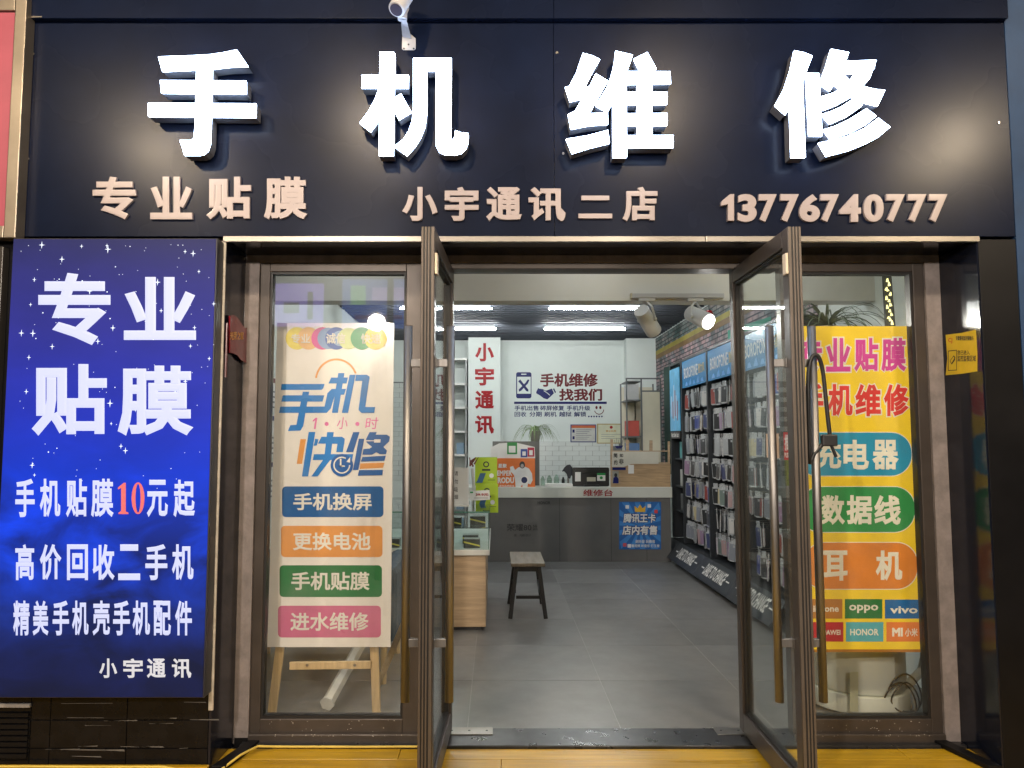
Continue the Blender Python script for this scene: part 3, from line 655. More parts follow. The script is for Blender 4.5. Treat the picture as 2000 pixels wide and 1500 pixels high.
for k in range(0, 21):
    a = math.radians(188 + k * (340 - 188) / 20); arc.append((657 + 42 * math.cos(a), 744 + 44 * math.sin(a)))
arc2 = [(657 + (x - 657) * .91, 744 + (y_ - 744) * .91) for x, y_ in reversed(arc)]
poly('arc_print', arc + arc2, PB, M_or, bo, .0006, .0003)
SH = [[(100,550),(520,550),(508,590),(490,608),(93,608)], [(112,660),(518,660),(500,722),(97,722)], [(88,770),(520,770),(548,640),(590,598),(640,598),(580,790),(540,832),(75,832)],
 [(308,625),(370,625),(312,960),(285,1005),(162,1010),(185,952),(245,948)], [(585,487),(748,487),(735,545),(558,545)], [(655,443),(715,443),(650,832),(592,832)],
 [(650,598),(730,598),(712,655),(640,655)], [(765,460),(822,460),(750,832),(690,832)], [(826,460),(935,460),(960,480),(918,775),(1015,775),(1005,832),(880,832),(852,805),(888,520),(820,520)]]
for i, p in enumerate(SH): poly('title_stroke', sheared(p), PB, M_b1, bo, .0004, .0003 + i * .0003)
KX = [[(365,1018),(430,1018),(360,1453),(298,1453)], [(428,1085),(462,1090),(445,1150),(412,1155)], [(490,1065),(690,1065),(718,1085),(712,1135),(455,1132)], [(545,1020),(610,1020),(580,1240),(520,1240)],
 [(650,1100),(717,1100),(698,1215),(635,1215)], [(418,1235),(800,1235),(788,1292),(405,1292)], [(515,1280),(585,1280),(452,1453),(390,1453)],
 [(800,1020),(862,1020),(800,1215),(730,1215)], [(855,1085),(908,1085),(850,1390),(798,1390)],
 [(960,1020),(1030,1020),(1020,1045),(1130,1045),(1158,1065),(1150,1110),(1095,1165),(1130,1200),(1120,1235),(1060,1235),(1025,1215),(985,1240),(890,1240),(900,1185),(960,1180),(985,1165),(930,1120),(925,1090)],
 [(888,1262),(1118,1250),(1105,1300),(875,1308)], [(858,1390),(1090,1388),(1085,1440),(845,1445)]]
for i, p in enumerate(KX): poly('title_stroke', sheared(p), PB, M_b2 if i > 6 else M_b1, bo, .0004, .0003 + i * .0003)
poly('title_stroke', ell(530 + 690 / 5, 640 + 1342 / 5, 22, 22), PB, M_b2, bo, .0004, .0042)
for i, p in enumerate([[(285,1088),(340,1088),(300,1330),(248,1330)], [(870,1325),(1105,1318),(1090,1368),(862,1380)]]): poly('orange_bar', sheared(p), PB, M_or, bo, .0004, .0008)
poly('title_gap', sheared([(1005,1090),(1068,1090),(1066,1122),(1003,1122)]), PB, M_board, bo, .0004, .0044)
poly('title_gap', sheared([(928,1098),(1004,1100),(1004,1108),(928,1110)]), PB, M_board, bo, .0004, .0044)
ring = ell(668, 908.4, 16.6, 16.6, 36); ring2 = ell(668, 908.4, 14, 14, 36)
n_ = 31
poly('clock_ring', ring[:n_] + list(reversed(ring2[:n_])), PB, M_bt_w, bo, .0004, .0050)
for p in ([(672,1280),(686,1280),(686,1358),(672,1358)], [(672,1345),(720,1345),(720,1358),(672,1358)], [(735,1310),(772,1262),(770,1318)]): poly('clock_hand', sheared(p), PB, M_bt_w, bo, .0004, .0054)
for ch, a_, b_ in (('小', 657, 678), ('时', 713, 737)): text(ch, a_, 815, b_, 838, PB, M_pk2, bo, skew=3, lift=.0004, depth=.0004, bold=.006)
poly('lettering', [(613, 838), (616.5, 838), (620, 816), (616.5, 816), (611, 821), (611, 824), (615.5, 821)], PB, M_pk2, bo, .0006, .0003)
for cx in (638, 698): poly('pink_dot', ell(cx, 828, 4), PB, M_pk2, bo, .0006, .0003)
bars = [(551, 950, 749, 1010, (26, 92, 160), '手机换屏', 573, 726), (549, 1027, 747, 1088, (222, 152, 84), '更换电池', 572, 724), (546, 1104, 746, 1166, (40, 118, 66), '手机贴膜', 569, 722), (543, 1183, 744, 1245, (205, 110, 150), '进水维修', 567, 720)]
for i, (x0, y0, x1, y1, c, s_, ta, tb) in enumerate(bars):
    poly('colour_bar', rrect(x0, y0, x1, y1, 8), PB, mat('bar_%d' % i, rgb(*c), .3), bo, .0006, .0003)
    text(s_, ta, y0 + 13, tb, y1 - 13, PB, M_bt_w, bo, lift=.0012, depth=.0005, bold=.022)
ea = thing('easel', 'pine wooden easel holding the white poster board in the left window', 'easel', (-1.0, .6, 0))
def bar(name, a, b, wd, th, m, parent):
    a = Vector(a); b = Vector(b); d = (b - a).normalized(); s1 = Vector((0, 1, 0)).cross(d).normalized() * wd / 2; s2 = Vector((0, 1, 0)) * th / 2
    mb = MB(); P = [a - s1 - s2, a + s1 - s2, a + s1 + s2, a - s1 + s2, b - s1 - s2, b + s1 - s2, b + s1 + s2, b - s1 + s2]
    mb.v = [tuple(p) for p in P]; mb.f = [(0, 3, 2, 1), (4, 5, 6, 7), (0, 1, 5, 4), (1, 2, 6, 5), (2, 3, 7, 6), (3, 0, 4, 7)]; mb.m = [0] * 6
    return mb.build(name, m, parent, .003)
PE = PY(.60)
bar('leg', PE(580, 1000), PE(530, 1402), .045, .025, M_pine, ea); bar('leg', PE(722, 1000), PE(736, 1402), .045, .025, M_pine, ea)
cb_ = bar('crossbar', PY(.58)(566, 1300), PY(.58)(725, 1298), .04, .02, M_pine, ea)
for px in (600, 693): q = PY(.568)(px, 1299); MB().cyl(q, q + Vector((0, -.003, 0)), .008, n=12).build('screw', M_steel, cb_)
q = PY(.95)(735, 1340); bar('rear_leg', PY(.75)(790, 1215), PY(1.15)(735, 1345), .035, .025, M_pine, ea)
tb = thing('tube_fixture', 'old white batten light fixture lying on the floor behind the left window', 'light fixture', (-.8, .7, .05))
a_ = PY(.62)(640, 1378); a_.z = .09; b_ = PY(1.5)(735, 1310); b_.z = .35
dv = (b_ - a_); MB().cyl(a_, b_, .035, n=6).build('fixture_body', mat('aged_white', (.55, .53, .47), .5), tb, .003)
MB().cyl(a_ - dv.normalized() * .012, a_, .042, n=6).build('end_cap', mat('grey_white', (.45, .45, .43), .5), tb, .003)
# blue arm chair in the corner behind the easel
ch = thing('armchair', 'blue fabric armchair in the corner behind the poster board', 'armchair', (-1.0, 1.5, 0))
M_bl = mat('blue_fabric', rgb(40, 66, 84), .85, 0, .2, 40, .3)
box('seat', -1.55, -.75, 1.2, 1.8, .22, .46, M_bl, ch, .05); box('backrest', -1.55, -.75, 1.75, 1.95, .3, .98, M_bl, ch, .06)
box('armrest', -1.70, -1.54, 1.15, 1.95, .25, .72, M_bl, ch, .05); box('armrest', -.76, -.62, 1.15, 1.95, .25, .72, M_bl, ch, .05)
for x in (-1.62, -.7):
    for y_ in (1.22, 1.88): MB().cyl((x, y_, 0), (x, y_, .25), .018, .022, 10).build('leg', M_pine, ch)
# posters on the left wall seen past the board
for i, (z0, z1, hd) in enumerate([(1.75, 2.05, 'service notice'), (1.35, 1.72, 'portrait poster'), (.98, 1.32, 'hand-care notice')]):
    t_ = thing('wall_poster', ['small red headed paper notice high on the left wall behind the board', 'pale poster of a person in blue on the left wall', 'small grey notice low on the left wall under the pale poster'][i], 'poster', (WX0, 2.6, z0))
    box('paper', WX0 + .001, WX0 + .003, 2.35, 3.2, z0, z1, M_white, t_)
    box('header_strip', WX0 + .0032, WX0 + .004, 2.37, 3.18, z1 - .05, z1 - .01, M_dred if i == 0 else M_navytxt, t_)
    for k in range(4): box('print_line', WX0 + .0032, WX0 + .004, 2.42, 3.1 - .1 * (k % 2), z0 + .03 + k * .045, z0 + .045 + k * .045, mat('grey_print', (.2, .2, .22), .6), t_)
    if i == 1: box('figure_print', WX0 + .0042, WX0 + .005, 2.6, 2.85, z0 + .02, z1 - .12, mat('figure_blue', rgb(40, 70, 120), .5), t_)

# ------------------------------------------------------------------ yellow poster in the right window
yp = thing('window_poster', 'tall yellow poster with outlined characters and coloured pills inside the right window', 'poster', (1.9, .37, .4))
Yy = .372; PYY = PY(Yy)
M_yel = mat('poster_yellow', rgb(232, 200, 36), .42, 0, .05, 2, .03)
poly('poster_sheet', [(1549, 637), (1781, 637), (1797, 960), (1812, 1273), (1572, 1273)], PYY, M_yel, yp, .001)
poly('poster_base_strip', [(1572, 1268), (1811.5, 1268), (1812, 1273.5), (1572, 1273.5)], PYY, mat('brown_edge', rgb(150, 96, 30), .5), yp, .0004, .0012)
M_mag = mat('poster_magenta', rgb(196, 60, 150), .4); M_rd = mat('poster_red', rgb(206, 50, 46), .4); M_yw = mat('poster_white', (.72, .70, .62), .4)
def outlined(s_, boxes, y0, y1, m):
    for chh, (a, b) in zip(s_, boxes):
        text(chh, a - 2.5, y0 - 2.5, b + 2.5, y1 + 2.5, PYY, M_yw, yp, lift=.0014, depth=.0005, bold=.075)
        text(chh, a, y0, b, y1, PYY, m, yp, lift=.0021, depth=.0005, bold=.034)
outlined('专业贴膜', [(1558, 1605), (1613, 1661), (1668, 1715), (1721, 1770)], 660, 726, M_mag)
outlined('手机维修', [(1560, 1608), (1617, 1665), (1670, 1720), (1726, 1775)], 750, 813, M_rd)
pills = [(1556, 845, 1780, 929, (28, 140, 180)), (1563, 951, 1786, 1039, (44, 140, 74)), (1570, 1060, 1791, 1150, (212, 128, 48))]
for i, (x0, y0, x1, y1, c) in enumerate(pills):
    poly('pill_border', rrect(x0 - 1.5, y0 - 1.5, x1 + 1.5, y1 + 1.5, 41, 10), PYY, M_yw, yp, .0003, .0012)
    poly('pill', rrect(x0, y0, x1, y1, 40, 10), PYY, mat('pill_%d' % i, rgb(*c), .4), yp, .0003, .0017)
ok = dict(parent=yp, lift=.0021, depth=.0005, bold=.034)
chars('充电器', [(1593, 1643), (1647, 1697), (1703, 1755)], 859, 917, PYY, M_yw, **ok)
chars('数据线', [(1603, 1650), (1653, 1703), (1707, 1759)], 967, 1025, PYY, M_yw, **ok)
chars('耳机', [(1606, 1655), (1710, 1762)], 1075, 1134, PYY, M_yw, **ok)
logos = [(1578, 1170, 1645, 1208, (176, 116, 44), 'iPhone', 1588, 1638, 1182, 1195), (1650, 1170, 1723, 1208, (24, 112, 50), 'oppo', 1658, 1715, 1181, 1197), (1728, 1171, 1801, 1208, (20, 96, 160), 'vivo', 1738, 1792, 1184, 1198),
         (1580, 1215, 1647, 1253, (176, 34, 44), 'HUAWEI', 1598, 1641, 1230, 1240), (1652, 1215, 1725, 1253, (80, 165, 180), 'HONOR', 1660, 1716, 1228, 1241), (1731, 1215, 1803, 1253, (216, 120, 50), '小米', 1767, 1792, 1227, 1243)]
for i, (x0, y0, x1, y1, c, s_, ta, tb_, ty0, ty1) in enumerate(logos):
    rect('brand_tile', x0, y0, x1, y1, PYY, mat('tile_%d' % i, rgb(*c), .4), yp, .0004, .0012)
    text(s_, ta, ty0, tb_, ty1, PYY, M_yw, yp, lift=.0018, depth=.0004, bold=.025)
text('MI', 1742, 1226, 1763, 1243, PYY, M_yw, yp, lift=.0018, depth=.0004, bold=.05)
# things behind the yellow poster
ac = thing('standing_air_conditioner', 'round white standing air conditioner behind the yellow poster in the right window', 'air conditioner', (1.95, .95, 0))
M_acw = mat('ac_white', (.60, .62, .56), .35, 0, .05)
acb = MB().cyl((2.06, .88, .12), (2.06, .88, 1.80), .26, n=48).build('body', M_acw, ac, .01, True)
MB().cyl((2.06, .88, .02), (2.06, .88, .12), .28, .275, n=48).build('base', M_acw, ac, .008, True)
rect('energy_label', 1660, 1312, 1676, 1390, PY(.616), mat('label_pale', (.44, .45, .33), .6), acb, .001)
hs = thing('drain_hose', 'ribbed pale hose and black cable coil hanging beside the air conditioner', 'hose', (2.3, .8, .3))
hpts = [PY(.8)(1808, 1180), PY(.8)(1812, 1260), PY(.8)(1800, 1310), PY(.75)(1775, 1335), PY(.7)(1745, 1340)]
sm = []
for k in range(len(hpts) - 1):
    for q in range(5): sm.append(hpts[k].lerp(hpts[k + 1], q / 5))
MB().tube(sm, .024, 12).build('hose', mat('hose_grey', (.42, .42, .38), .5), hs, 0, True)
for rr, dx, dy in ((.085, 0, 0), (.072, .02, -.02), (.09, .035, .015)):
    c_ = PY(.62)(1757, 1368) + Vector((dx, dy, dx))
    MB().tube([c_ + Vector((rr * math.cos(a * math.pi / 12), .02 * math.sin(a * math.pi / 6), rr * 1.1 * math.sin(a * math.pi / 12))) for a in range(25)], .0045, 8).build('cable_coil', MATS['black_rubber'], hs, 0, True)
ct = thing('curtain', 'narrow dark curtain strip with hanging fairy lights high in the right window', 'curtain', (2.2, 1.2, 2.4))
poly('curtain_cloth', [(1722, 532), (1738, 540), (1746, 640), (1728, 640)], PY(1.1), mat('dark_cloth', (.05, .055, .055), .8), ct, .02)
fy = emis('fairy_bulb', (1, .9, .35), 2.2)
for i in range(14):
    q = PY(1.05)(1733 + 4 * math.sin(i * 2.1) + i * .5, 552 + i * 6.4 + R.uniform(-3, 3)); MB().cyl(q, q + Vector((R.uniform(-.006, .006), 0, R.uniform(.012, .028))), .0085, .004, 8).build('fairy_bulb', fy, ct)
def spider(name, label, c, n_, L, potc, m, seed, pot=True, fall=1.0):
    r_ = random.Random(seed); t_ = thing(name, label, 'potted plant', c)
    lf = MB(); c = Vector(c)
    for k in range(n_):
        a = r_.random() * 2 * math.pi; ln = L * r_.uniform(.55, 1.1); up = r_.uniform(.35, 1.1); d = Vector((math.cos(a), math.sin(a), 0)); sd = Vector((-math.sin(a), math.cos(a), 0))
        prev = None; wv = r_.uniform(.006, .010)
        for j in range(8):
            u = j / 7; p = c + d * (ln * u * (1 - .25 * u)) + Vector((0, 0, ln * (up * u - fall * (.55 + up * .75) * u * u * 1.1)))
            ww = wv * (1 - u) ** .6 + .0008; cur = (p - sd * ww, p + Vector((0, 0, -.002)), p + sd * ww)
            if prev: lf.quad(prev[0], cur[0], cur[1], prev[1]); lf.quad(prev[1], cur[1], cur[2], prev[2])
            prev = cur
    tag(lf.build('foliage', m, t_), kind='stuff')
    if pot: MB().cyl(c + Vector((0, 0, -.14)), c + Vector((0, 0, .0)), .055, .075, 20).build('pot', potc, t_, .004, True)
    return t_
M_leaf = mat('spider_leaf', (.16, .24, .09), .5, 0, .45, 30); M_leafd = mat('dark_leaf', (.06, .10, .055), .5, 0, .3, 30)
q = PY(1.0)(1640, 640)
box_st = thing('plant_stand', 'tall dark plant stand hidden behind the yellow poster', 'stand', (q.x - .05, 1.05, 0))
box('stand_top', q.x - .2, q.x + .08, .93, 1.2, 2.03, 2.058, M_wood, box_st, .003); box('stand_column', q.x - .1, q.x - .02, 1.0, 1.12, 0, 2.029, M_wood, box_st)
spider('spider_plant', 'large spider plant with long arching leaves behind the top of the yellow poster', (q.x - .06, 1.05, 2.20), 60, .47, mat('white_pot', (.5, .5, .48), .4), M_leafd, 5, True, .62)

# ------------------------------------------------------------------ counter at the back
D = 5.81; PC = PY(D)
ctr = thing('service_counter', 'long grey service counter with white worktop at the back of the shop', 'counter', (.9, D, 0))
x1c = PC(1313, 960).x
box('counter_front', -.9, x1c - .02, D + .02, D + .5, .0, .786, M_grey, ctr, .002)
for xx in (.78, 1.42, 1.86): box('panel_seam', xx, xx + .004, D + .0185, D + .0195, .01, .78, M_dark, ctr)
box('worktop', -.9, x1c, D, D + .6, .788, .918, mat('worktop_white', (.60, .61, .56), .35, 0, .05), ctr, .004)
text('维修台', 1139, 956, 1197, 969, PC, M_redtxt, ctr, bold=.018)
PC2 = PY(D + .0185)
M_gtx = mat('grey_vinyl', (.03, .03, .032), .4)
text('HONOR', 1050, 979, 1075, 985, PC2, M_gtx, ctr, bold=.025)
text('荣耀80', 990, 1023, 1038, 1037, PC2, M_gtx, ctr, bold=.01)
text('5G', 1041, 1025, 1049, 1030, PC2, M_gtx, ctr, bold=.02); text('系列', 1041, 1032, 1050, 1036, PC2, M_gtx, ctr, bold=.01)
text('真 · 光彩设计', 1004, 1043, 1037, 1048, PC2, M_gtx, ctr, bold=.005)
tp = thing('promotion_poster', 'blue ray-burst promotion poster with white characters on the counter front', 'poster', (1.7, D, .3))
rect('poster_sheet', 1209, 980, 1291, 1073, PC2, mat('poster_blue', rgb(34, 98, 170), .4), tp, .002, .001)
M_ray = mat('poster_ray', rgb(64, 134, 205), .4)
for k in range(14):
    a0 = 2 * math.pi * k / 14; a1 = a0 + math.pi / 14
    def edgept(a):
        dx, dy = math.cos(a), math.sin(a); s_ = min(40 / max(abs(dx), 1e-4), 45.5 / max(abs(dy), 1e-4)); return (1250 + dx * s_, 1026.5 + dy * s_)
    poly('ray_print', [(1250, 1026.5), edgept(a0), edgept(a1)], PC2, M_ray, tp, .0006, .0032)
for i, (s_, x0, y0, x1, y1) in enumerate((('腾讯王卡', 1217, 1003, 1280, 1021), ('店内有售', 1215, 1026, 1283, 1045))):
    text(s_, x0 - 1, y0 - 1, x1 + 1, y1 + 1, PC2, M_navytxt, tp, lift=.004, depth=.001, bold=.10, skew=1); text(s_, x0, y0, x1, y1, PC2, M_white, tp, lift=.0055, depth=.001, bold=.035, skew=1)
text('刷抖音 玩微信', 1241, 1054, 1279, 1061, PC2, M_white, tp, lift=.004, depth=.001, bold=.02); text('看视频 听音乐 打王者', 1233, 1063, 1288, 1069, PC2, M_white, tp, lift=.004, depth=.001, bold=.02)
poly('crown_print', [(1240, 1000), (1239, 988), (1245, 993), (1250, 985), (1255, 993), (1261, 988), (1260, 1000)], PC2, mat('gold_crown', rgb(220, 170, 50), .5), tp, .0008, .004)
for cx, cy, c in ((1225, 990, (230, 230, 230)), (1268, 988, (220, 220, 225)), (1281, 999, (200, 60, 60)), (1220, 1064, (200, 80, 90)), (1229, 1066, (225, 225, 230))): poly('icon_print', rrect(cx - 3.5, cy - 3.5, cx + 3.5, cy + 3.5, 1, 2), PC2, mat('icon_%d' % cx, rgb(*c), .5), tp, .0008, .004)

# back wall graphics
PBW = PY(WY1 - .001)
wg = thing('wall_lettering', 'red and blue repair slogan with phone, handshake and smile graphics on the back wall', 'wall lettering', (1.4, WY1, 2))
def btx(s_, x0, y0, x1, y1, m, bold=.02, **k): return text(s_, x0, y0, x1, y1, PBW, m, wg, bold=bold, depth=.004, lift=.001, **k)
btx('手机维修', 1055, 729, 1168, 756, M_dred, .034); btx('找我们', 1092, 759, 1176, 783, M_dred, .034)
rect('rule_line', 1004, 784.5, 1185, 789, PBW, M_navytxt, wg, .004, .001)
btx('手机出售', 1005, 792, 1052, 802, M_navytxt, .018); btx('碎屏修复', 1055, 792, 1102, 802, M_navytxt, .018); btx('手机升级', 1107, 792, 1153, 802, M_navytxt, .018)
btx('回收', 1005, 804, 1028, 814, M_navytxt, .018); btx('分期', 1034, 804, 1058, 814, M_navytxt, .018); btx('刷机', 1063, 804, 1087, 814, M_navytxt, .018); btx('越狱', 1092, 804, 1116, 814, M_navytxt, .018); btx('解锁', 1121, 804, 1145, 814, M_navytxt, .018)
for k in range(6): poly('dot', ell(1150 + k * 5.1, 813.5, 1.6, n=12), PBW, M_navytxt, wg, .004, .001)
ph = rrect(1008, 727, 1038, 778, 4)
poly('phone_graphic', ph, PBW, M_navytxt, wg, .002, .001); rect('phone_screen', 1010, 736, 1036.5, 769, PBW, M_wall, wg, .001, .0032)
rect('phone_slot', 1018, 730, 1028, 732, PBW, M_wall, wg, .001, .0032)
poly('wrench_graphic', [(1012, 745), (1016, 741), (1019, 745), (1032, 761), (1032, 765), (1028, 764), (1016, 749)], PBW, M_navytxt, wg, .001, .0045)
poly('driver_graphic', [(1034, 742), (1031, 741), (1026, 748), (1013, 761), (1014, 765), (1018, 763), (1031, 749)], PBW, M_navytxt, wg, .001, .0048)
hsd = [(1047, 768), (1052, 759), (1060, 760), (1066, 763), (1078, 759), (1082, 768), (1076, 774), (1069, 780), (1062, 778), (1054, 772)]
poly('handshake_graphic', hsd, PBW, M_navytxt, wg, .003, .001)
for p in ([(1047, 766), (1051, 758), (1053, 759), (1049, 768)], [(1082, 758), (1086, 766), (1084, 768), (1080, 760)]): poly('cuff_graphic', p, PBW, M_navytxt, wg, .003, .0015)
MB().tube([PBW(1062, 763) + Vector((0, -.005, 0)), PBW(1068, 767) + Vector((0, -.005, 0)), PBW(1074, 772) + Vector((0, -.005, 0))], .006, 6).build('handshake_line', M_wall, wg)
MB().tube([PBW(1161 + 9 * (1 + math.cos(a)), 800 + 9 * math.sin(a)) + Vector((0, -.004, 0)) for a in [math.radians(165 - k * 15) for k in range(12)]], .006, 6).build('smile', M_dred, wg)
for cx in (1165, 1172.5): poly('eye', ell(cx, 796, 2.2, 3.2, 12), PBW, M_dred, wg, .003, .001)
ps = PY(8.349); pl = thing('pier_lettering', 'four red characters running down the white pier left of the slogan', 'wall lettering', (-.2, 8.34, 2))
for ch_, y0 in zip('小宇通讯', (670, 717, 763, 811)): text(ch_, 928, y0, 965, y0 + 36, ps, M_redtxt, pl, bold=.035, depth=.008)
for nm, lb_, x0, y0, x1, y1, mf, mi_ in (('certificate', 'orange topped information sheet framed on the back wall over the tiles', 1114, 829, 1164, 864, mat('sheet_border', rgb(60, 70, 120), .5), mat('info_sheet', rgb(190, 190, 185), .4)), ('certificate', 'gold framed business licence on the back wall beside the shelf', 1166, 827.5, 1221, 866.5, mat('gold_frame', (.42, .34, .16), .4, .5), mat('licence_paper', rgb(205, 205, 180), .4))):
    t_ = thing(nm, lb_, 'certificate', (1.3, WY1, 1.6)); rect('frame', x0, y0, x1, y1, PBW, mf, t_, .015, .001, .002); rect('sheet', x0 + 2, y0 + 2, x1 - 2, y1 - 2, PBW, mi_, t_, .001, .0165)
    if x0 < 1150:
        rect('header_strip', 1116, 831, 1162, 836, PBW, mat('sheet_orange', rgb(196, 96, 50), .5), t_, .001, .018); rect('photo_print', 1118, 839, 1122, 845, PBW, M_navytxt, t_, .001, .018); rect('photo_print', 1118, 852, 1122, 858, PBW, M_navytxt, t_, .001, .018)
        for k in range(6): rect('print_line', 1125, 839 + k * 3.6, 1155 - (k % 3) * 4, 840 + k * 3.6, PBW, MATS['grey_print'], t_, .001, .018)
    else:
        poly('emblem', ell(1193.5, 834.5, 3, n=12), PBW, M_redtxt, t_, .001, .018); text('营业执照', 1183, 840, 1203, 844, PBW, M_gold, t_, bold=.02, lift=.018)
        for k in range(3): rect('print_line', 1174, 848 + k * 4, 1212 - (k % 2) * 12, 848.7 + k * 4, PBW, MATS['grey_print'], t_, .001, .018)
# tubes on the ceiling
def tube(x0, x1, y_, lb_):
    t_ = thing('ceiling_tube_light', lb_, 'tube light', ((x0 + x1) / 2, y_, 3.1), 'white tube lights under the slatted ceiling')
    MB().cyl((x0, y_, 3.085), (x1, y_, 3.085), .0105, n=14).build('tube', emis('tube_glow', (.97, 1, .97), TUBE_E), t_, 0, True)
    box('batten', x0 + .02, x1 - .02, y_ - .010, y_ + .010, 3.115, 3.148, M_cw, t_)
for y_, rn, xo in ((5.36, 'front', 0), (7.0, 'rear', .05)):
    tube(-1.16 + xo, -.06 + xo, y_, 'left tube light of the %s row under the slats, half hidden by the left door' % rn)
    tube(.63 + xo, 1.78 + xo, y_, '%s tube light of the middle column under the dark slatted ceiling' % rn)
tube(-1.16, -.06, 2.6, 'tube light of the front bay over the glass showcase'); tube(.63, 1.73, 2.6, 'tube light of the bay nearest the entrance, above the bulkhead edge')  # extra tubes hidden by the bulkhead, added to light the front bay
for x in (-1.0, .6, 1.8):  # fill panels out of view, added to brighten the entrance bay and bulkhead
    t_ = thing('ceiling_panel_light', 'square panel light in the entrance ceiling, %s' % {-1.0: 'behind the left window', .6: 'above the doorway', 1.8: 'behind the right window'}[x], 'ceiling light', (x, 1.0, 2.94), 'panel lights of the entrance ceiling')
    box('light_frame', x - .2, x + .2, .8, 1.2, 2.935, 2.949, M_cw, t_); box('light_diffuser', x - .17, x + .17, .83, 1.17, 2.93, 2.9345, emis('fill_panel_glow', (.98, 1, .94), 9), t_)
# track and spots on the bulkhead
Yt = 1.44; PTk = PY(Yt)
tr = thing('light_track', 'white light track along the bottom of the white bulkhead', 'light track', (1.5, Yt, 2.5))
za = PTk(1232, 574).z; xa = PTk(1234, 580).x; xb = PTk(1413, 580).x
box('track_rail', xa, xb, Yt - .02, Yt + .02, za - .03, za, M_cw, tr, .002); box('track_bracket', xa, xb, Yt + .021, 1.499, za - .02, za - .005, M_cw, tr)
box('track_bracket', xa - .01, xa, Yt - .02, Yt + .02, za - .032, za + .002, mat('beige_end', (.45, .40, .28), .5), tr)
M_spot = mat('spot_white', (.50, .51, .53), .45, 0, .05)
def spot(label, jx, p_back, p_front, lit):
    t_ = thing('track_spotlight', label, 'spotlight', (jx, Yt, za))
    box('adapter', jx - .055, jx + .055, Yt - .016, Yt + .016, za - .052, za - .031, M_spot, t_, .003)
    a = Vector(p_back); b = Vector(p_front); d = (b - a).normalized(); mid = a.lerp(b, .45)
    bd_ = MB().cyl(a, b, .052, .056, 32).build('lamp_body', M_spot, t_, .004, True)
    MB().cyl(b + d * .0005, b + d * .004, .047, n=32).build('lamp_face', emis('spot_glow_on' if lit else 'spot_glow_dim', (1, .97, .9), 30 if lit else 8), bd_)
    for s_ in (-1, 1):
        sd = Vector((0, 1, 0)).cross(d).normalized(); sd = d.cross(Vector((0, 0, 1))).normalized() * .062 * s_
        bar_ = MB().tube([Vector((jx, Yt, za - .053)), Vector((jx, Yt, za - .09)) + sd * .6, mid + sd], .008, 6).build('yoke', M_spot, t_)
    MB().cyl(mid - sd * 1.1, mid + sd * 1.1, .012, n=12).build('pivot', M_spot, t_)
    l_ = bpy.data.lights.new('spot_beam', 'SPOT'); l_.energy = 70; l_.spot_size = math.radians(75); l_.spot_blend = .6; l_.shadow_soft_size = .04; l_.color = (1, .95, .85)
    lo = bpy.data.objects.new('spot_beam', l_); lo.location = b + d * .02; lo.rotation_euler = d.to_track_quat('-Z', 'Y').to_euler(); col.objects.link(lo); lo.parent = t_; lo.matrix_parent_inverse = Matrix.Translation(t_.location).inverted()
    return t_
j1 = PTk(1263, 585).x; j2 = PTk(1358, 585).x
spot('left white cylinder spotlight on the track, turned away', j1, PTk(1251, 607) + Vector((0, -.02, 0)), PTk(1285, 642) + Vector((0, .13, 0)), False)
spot('right white spotlight on the track with its lit face towards the street', j2, PTk(1350, 610) + Vector((0, .03, 0)), PTk(1374, 634) + Vector((0, -.12, 0)), True)

# ------------------------------------------------------------------ things on and around the back counter
cab = thing('grey_cabinet', 'grey upright cabinet standing on the left of the back counter', 'cabinet', (.3, D + .4, .93))
q0 = PY(D + .32)(962, 862); q1 = PY(D + .32)(1054, 950)
box('cabinet_body', q0.x, q1.x, D + .32, D + .58, .919, q0.z, mat('cabinet_grey', (.13, .13, .125), .5), cab, .003)
q = PY(D + .22)
wb = thing('white_carton', 'white carton with payment cards on top of the orange box', 'carton', (.2, D + .2, 1.2))
poly('carton_face', [(958, 874), (975, 866), (1005, 864), (1044, 873), (1045, 895), (958, 895)], PY(D + .12), M_white, wb, .05)
for i, (x0, y0, x1, y1, c) in enumerate(((990.5, 864, 1010, 887, (30, 130, 60)), (1017, 877, 1030, 893, (40, 70, 150)), (1030.5, 874, 1043.5, 892, (170, 40, 70)))):
    o = rect('payment_card', x0, y0, x1, y1, PY(D + .068), mat('card_%d' % i, rgb(*c), .4), wb, .002); rect('card_blank', x0 + 3.2, y0 + (y1 - y0) * .3, x1 - 3.2, y1 - 3, PY(D + .0655), M_white, o, .001)
PO = PY(D + .06); ob = thing('orange_box', 'orange display box with a white spacesuit figure standing on the counter', 'display box', (.3, D + .1, .93))
poly('box_front', [(966, 895), (1045, 895), (1045, 953), (966, 953)], PO, mat('box_orange', rgb(214, 108, 40), .4), ob, .12, -.12)
kk = dict(parent=ob, lift=.001, depth=.002)
text('EMPER', 971, 919, 1000, 929, PO, M_white, bold=.03, **kk); text('RODU', 972, 932, 1004, 944, PO, M_white, bold=.05, **kk); text('星聚', 973, 906, 990, 914, PO, M_white, bold=.03, **kk); text('成为品质担当', 975, 947, 1004, 951, PO, M_white, bold=.01, **kk)
fig = [(1012, 913), (1024, 911), (1033, 915), (1039, 925), (1040, 938), (1036, 946), (1031, 944), (1030, 952), (1021, 952), (1020, 946), (1016, 952), (1007, 952), (1006, 938), (1004, 928), (997, 920), (996, 912), (1002, 910), (1006, 918)]
poly('figure_print', fig, PO, mat('suit_white', (.66, .66, .66), .5), ob, .002, .003); poly('figure_print', ell(1020, 908, 5.5, 7, 16), PO, M_dark, ob, .002, .0055); poly('figure_print', ell(1020, 910, 3.3, 3.8, 12), PO, mat('face_grey', (.35, .33, .32), .6), ob, .001, .008)
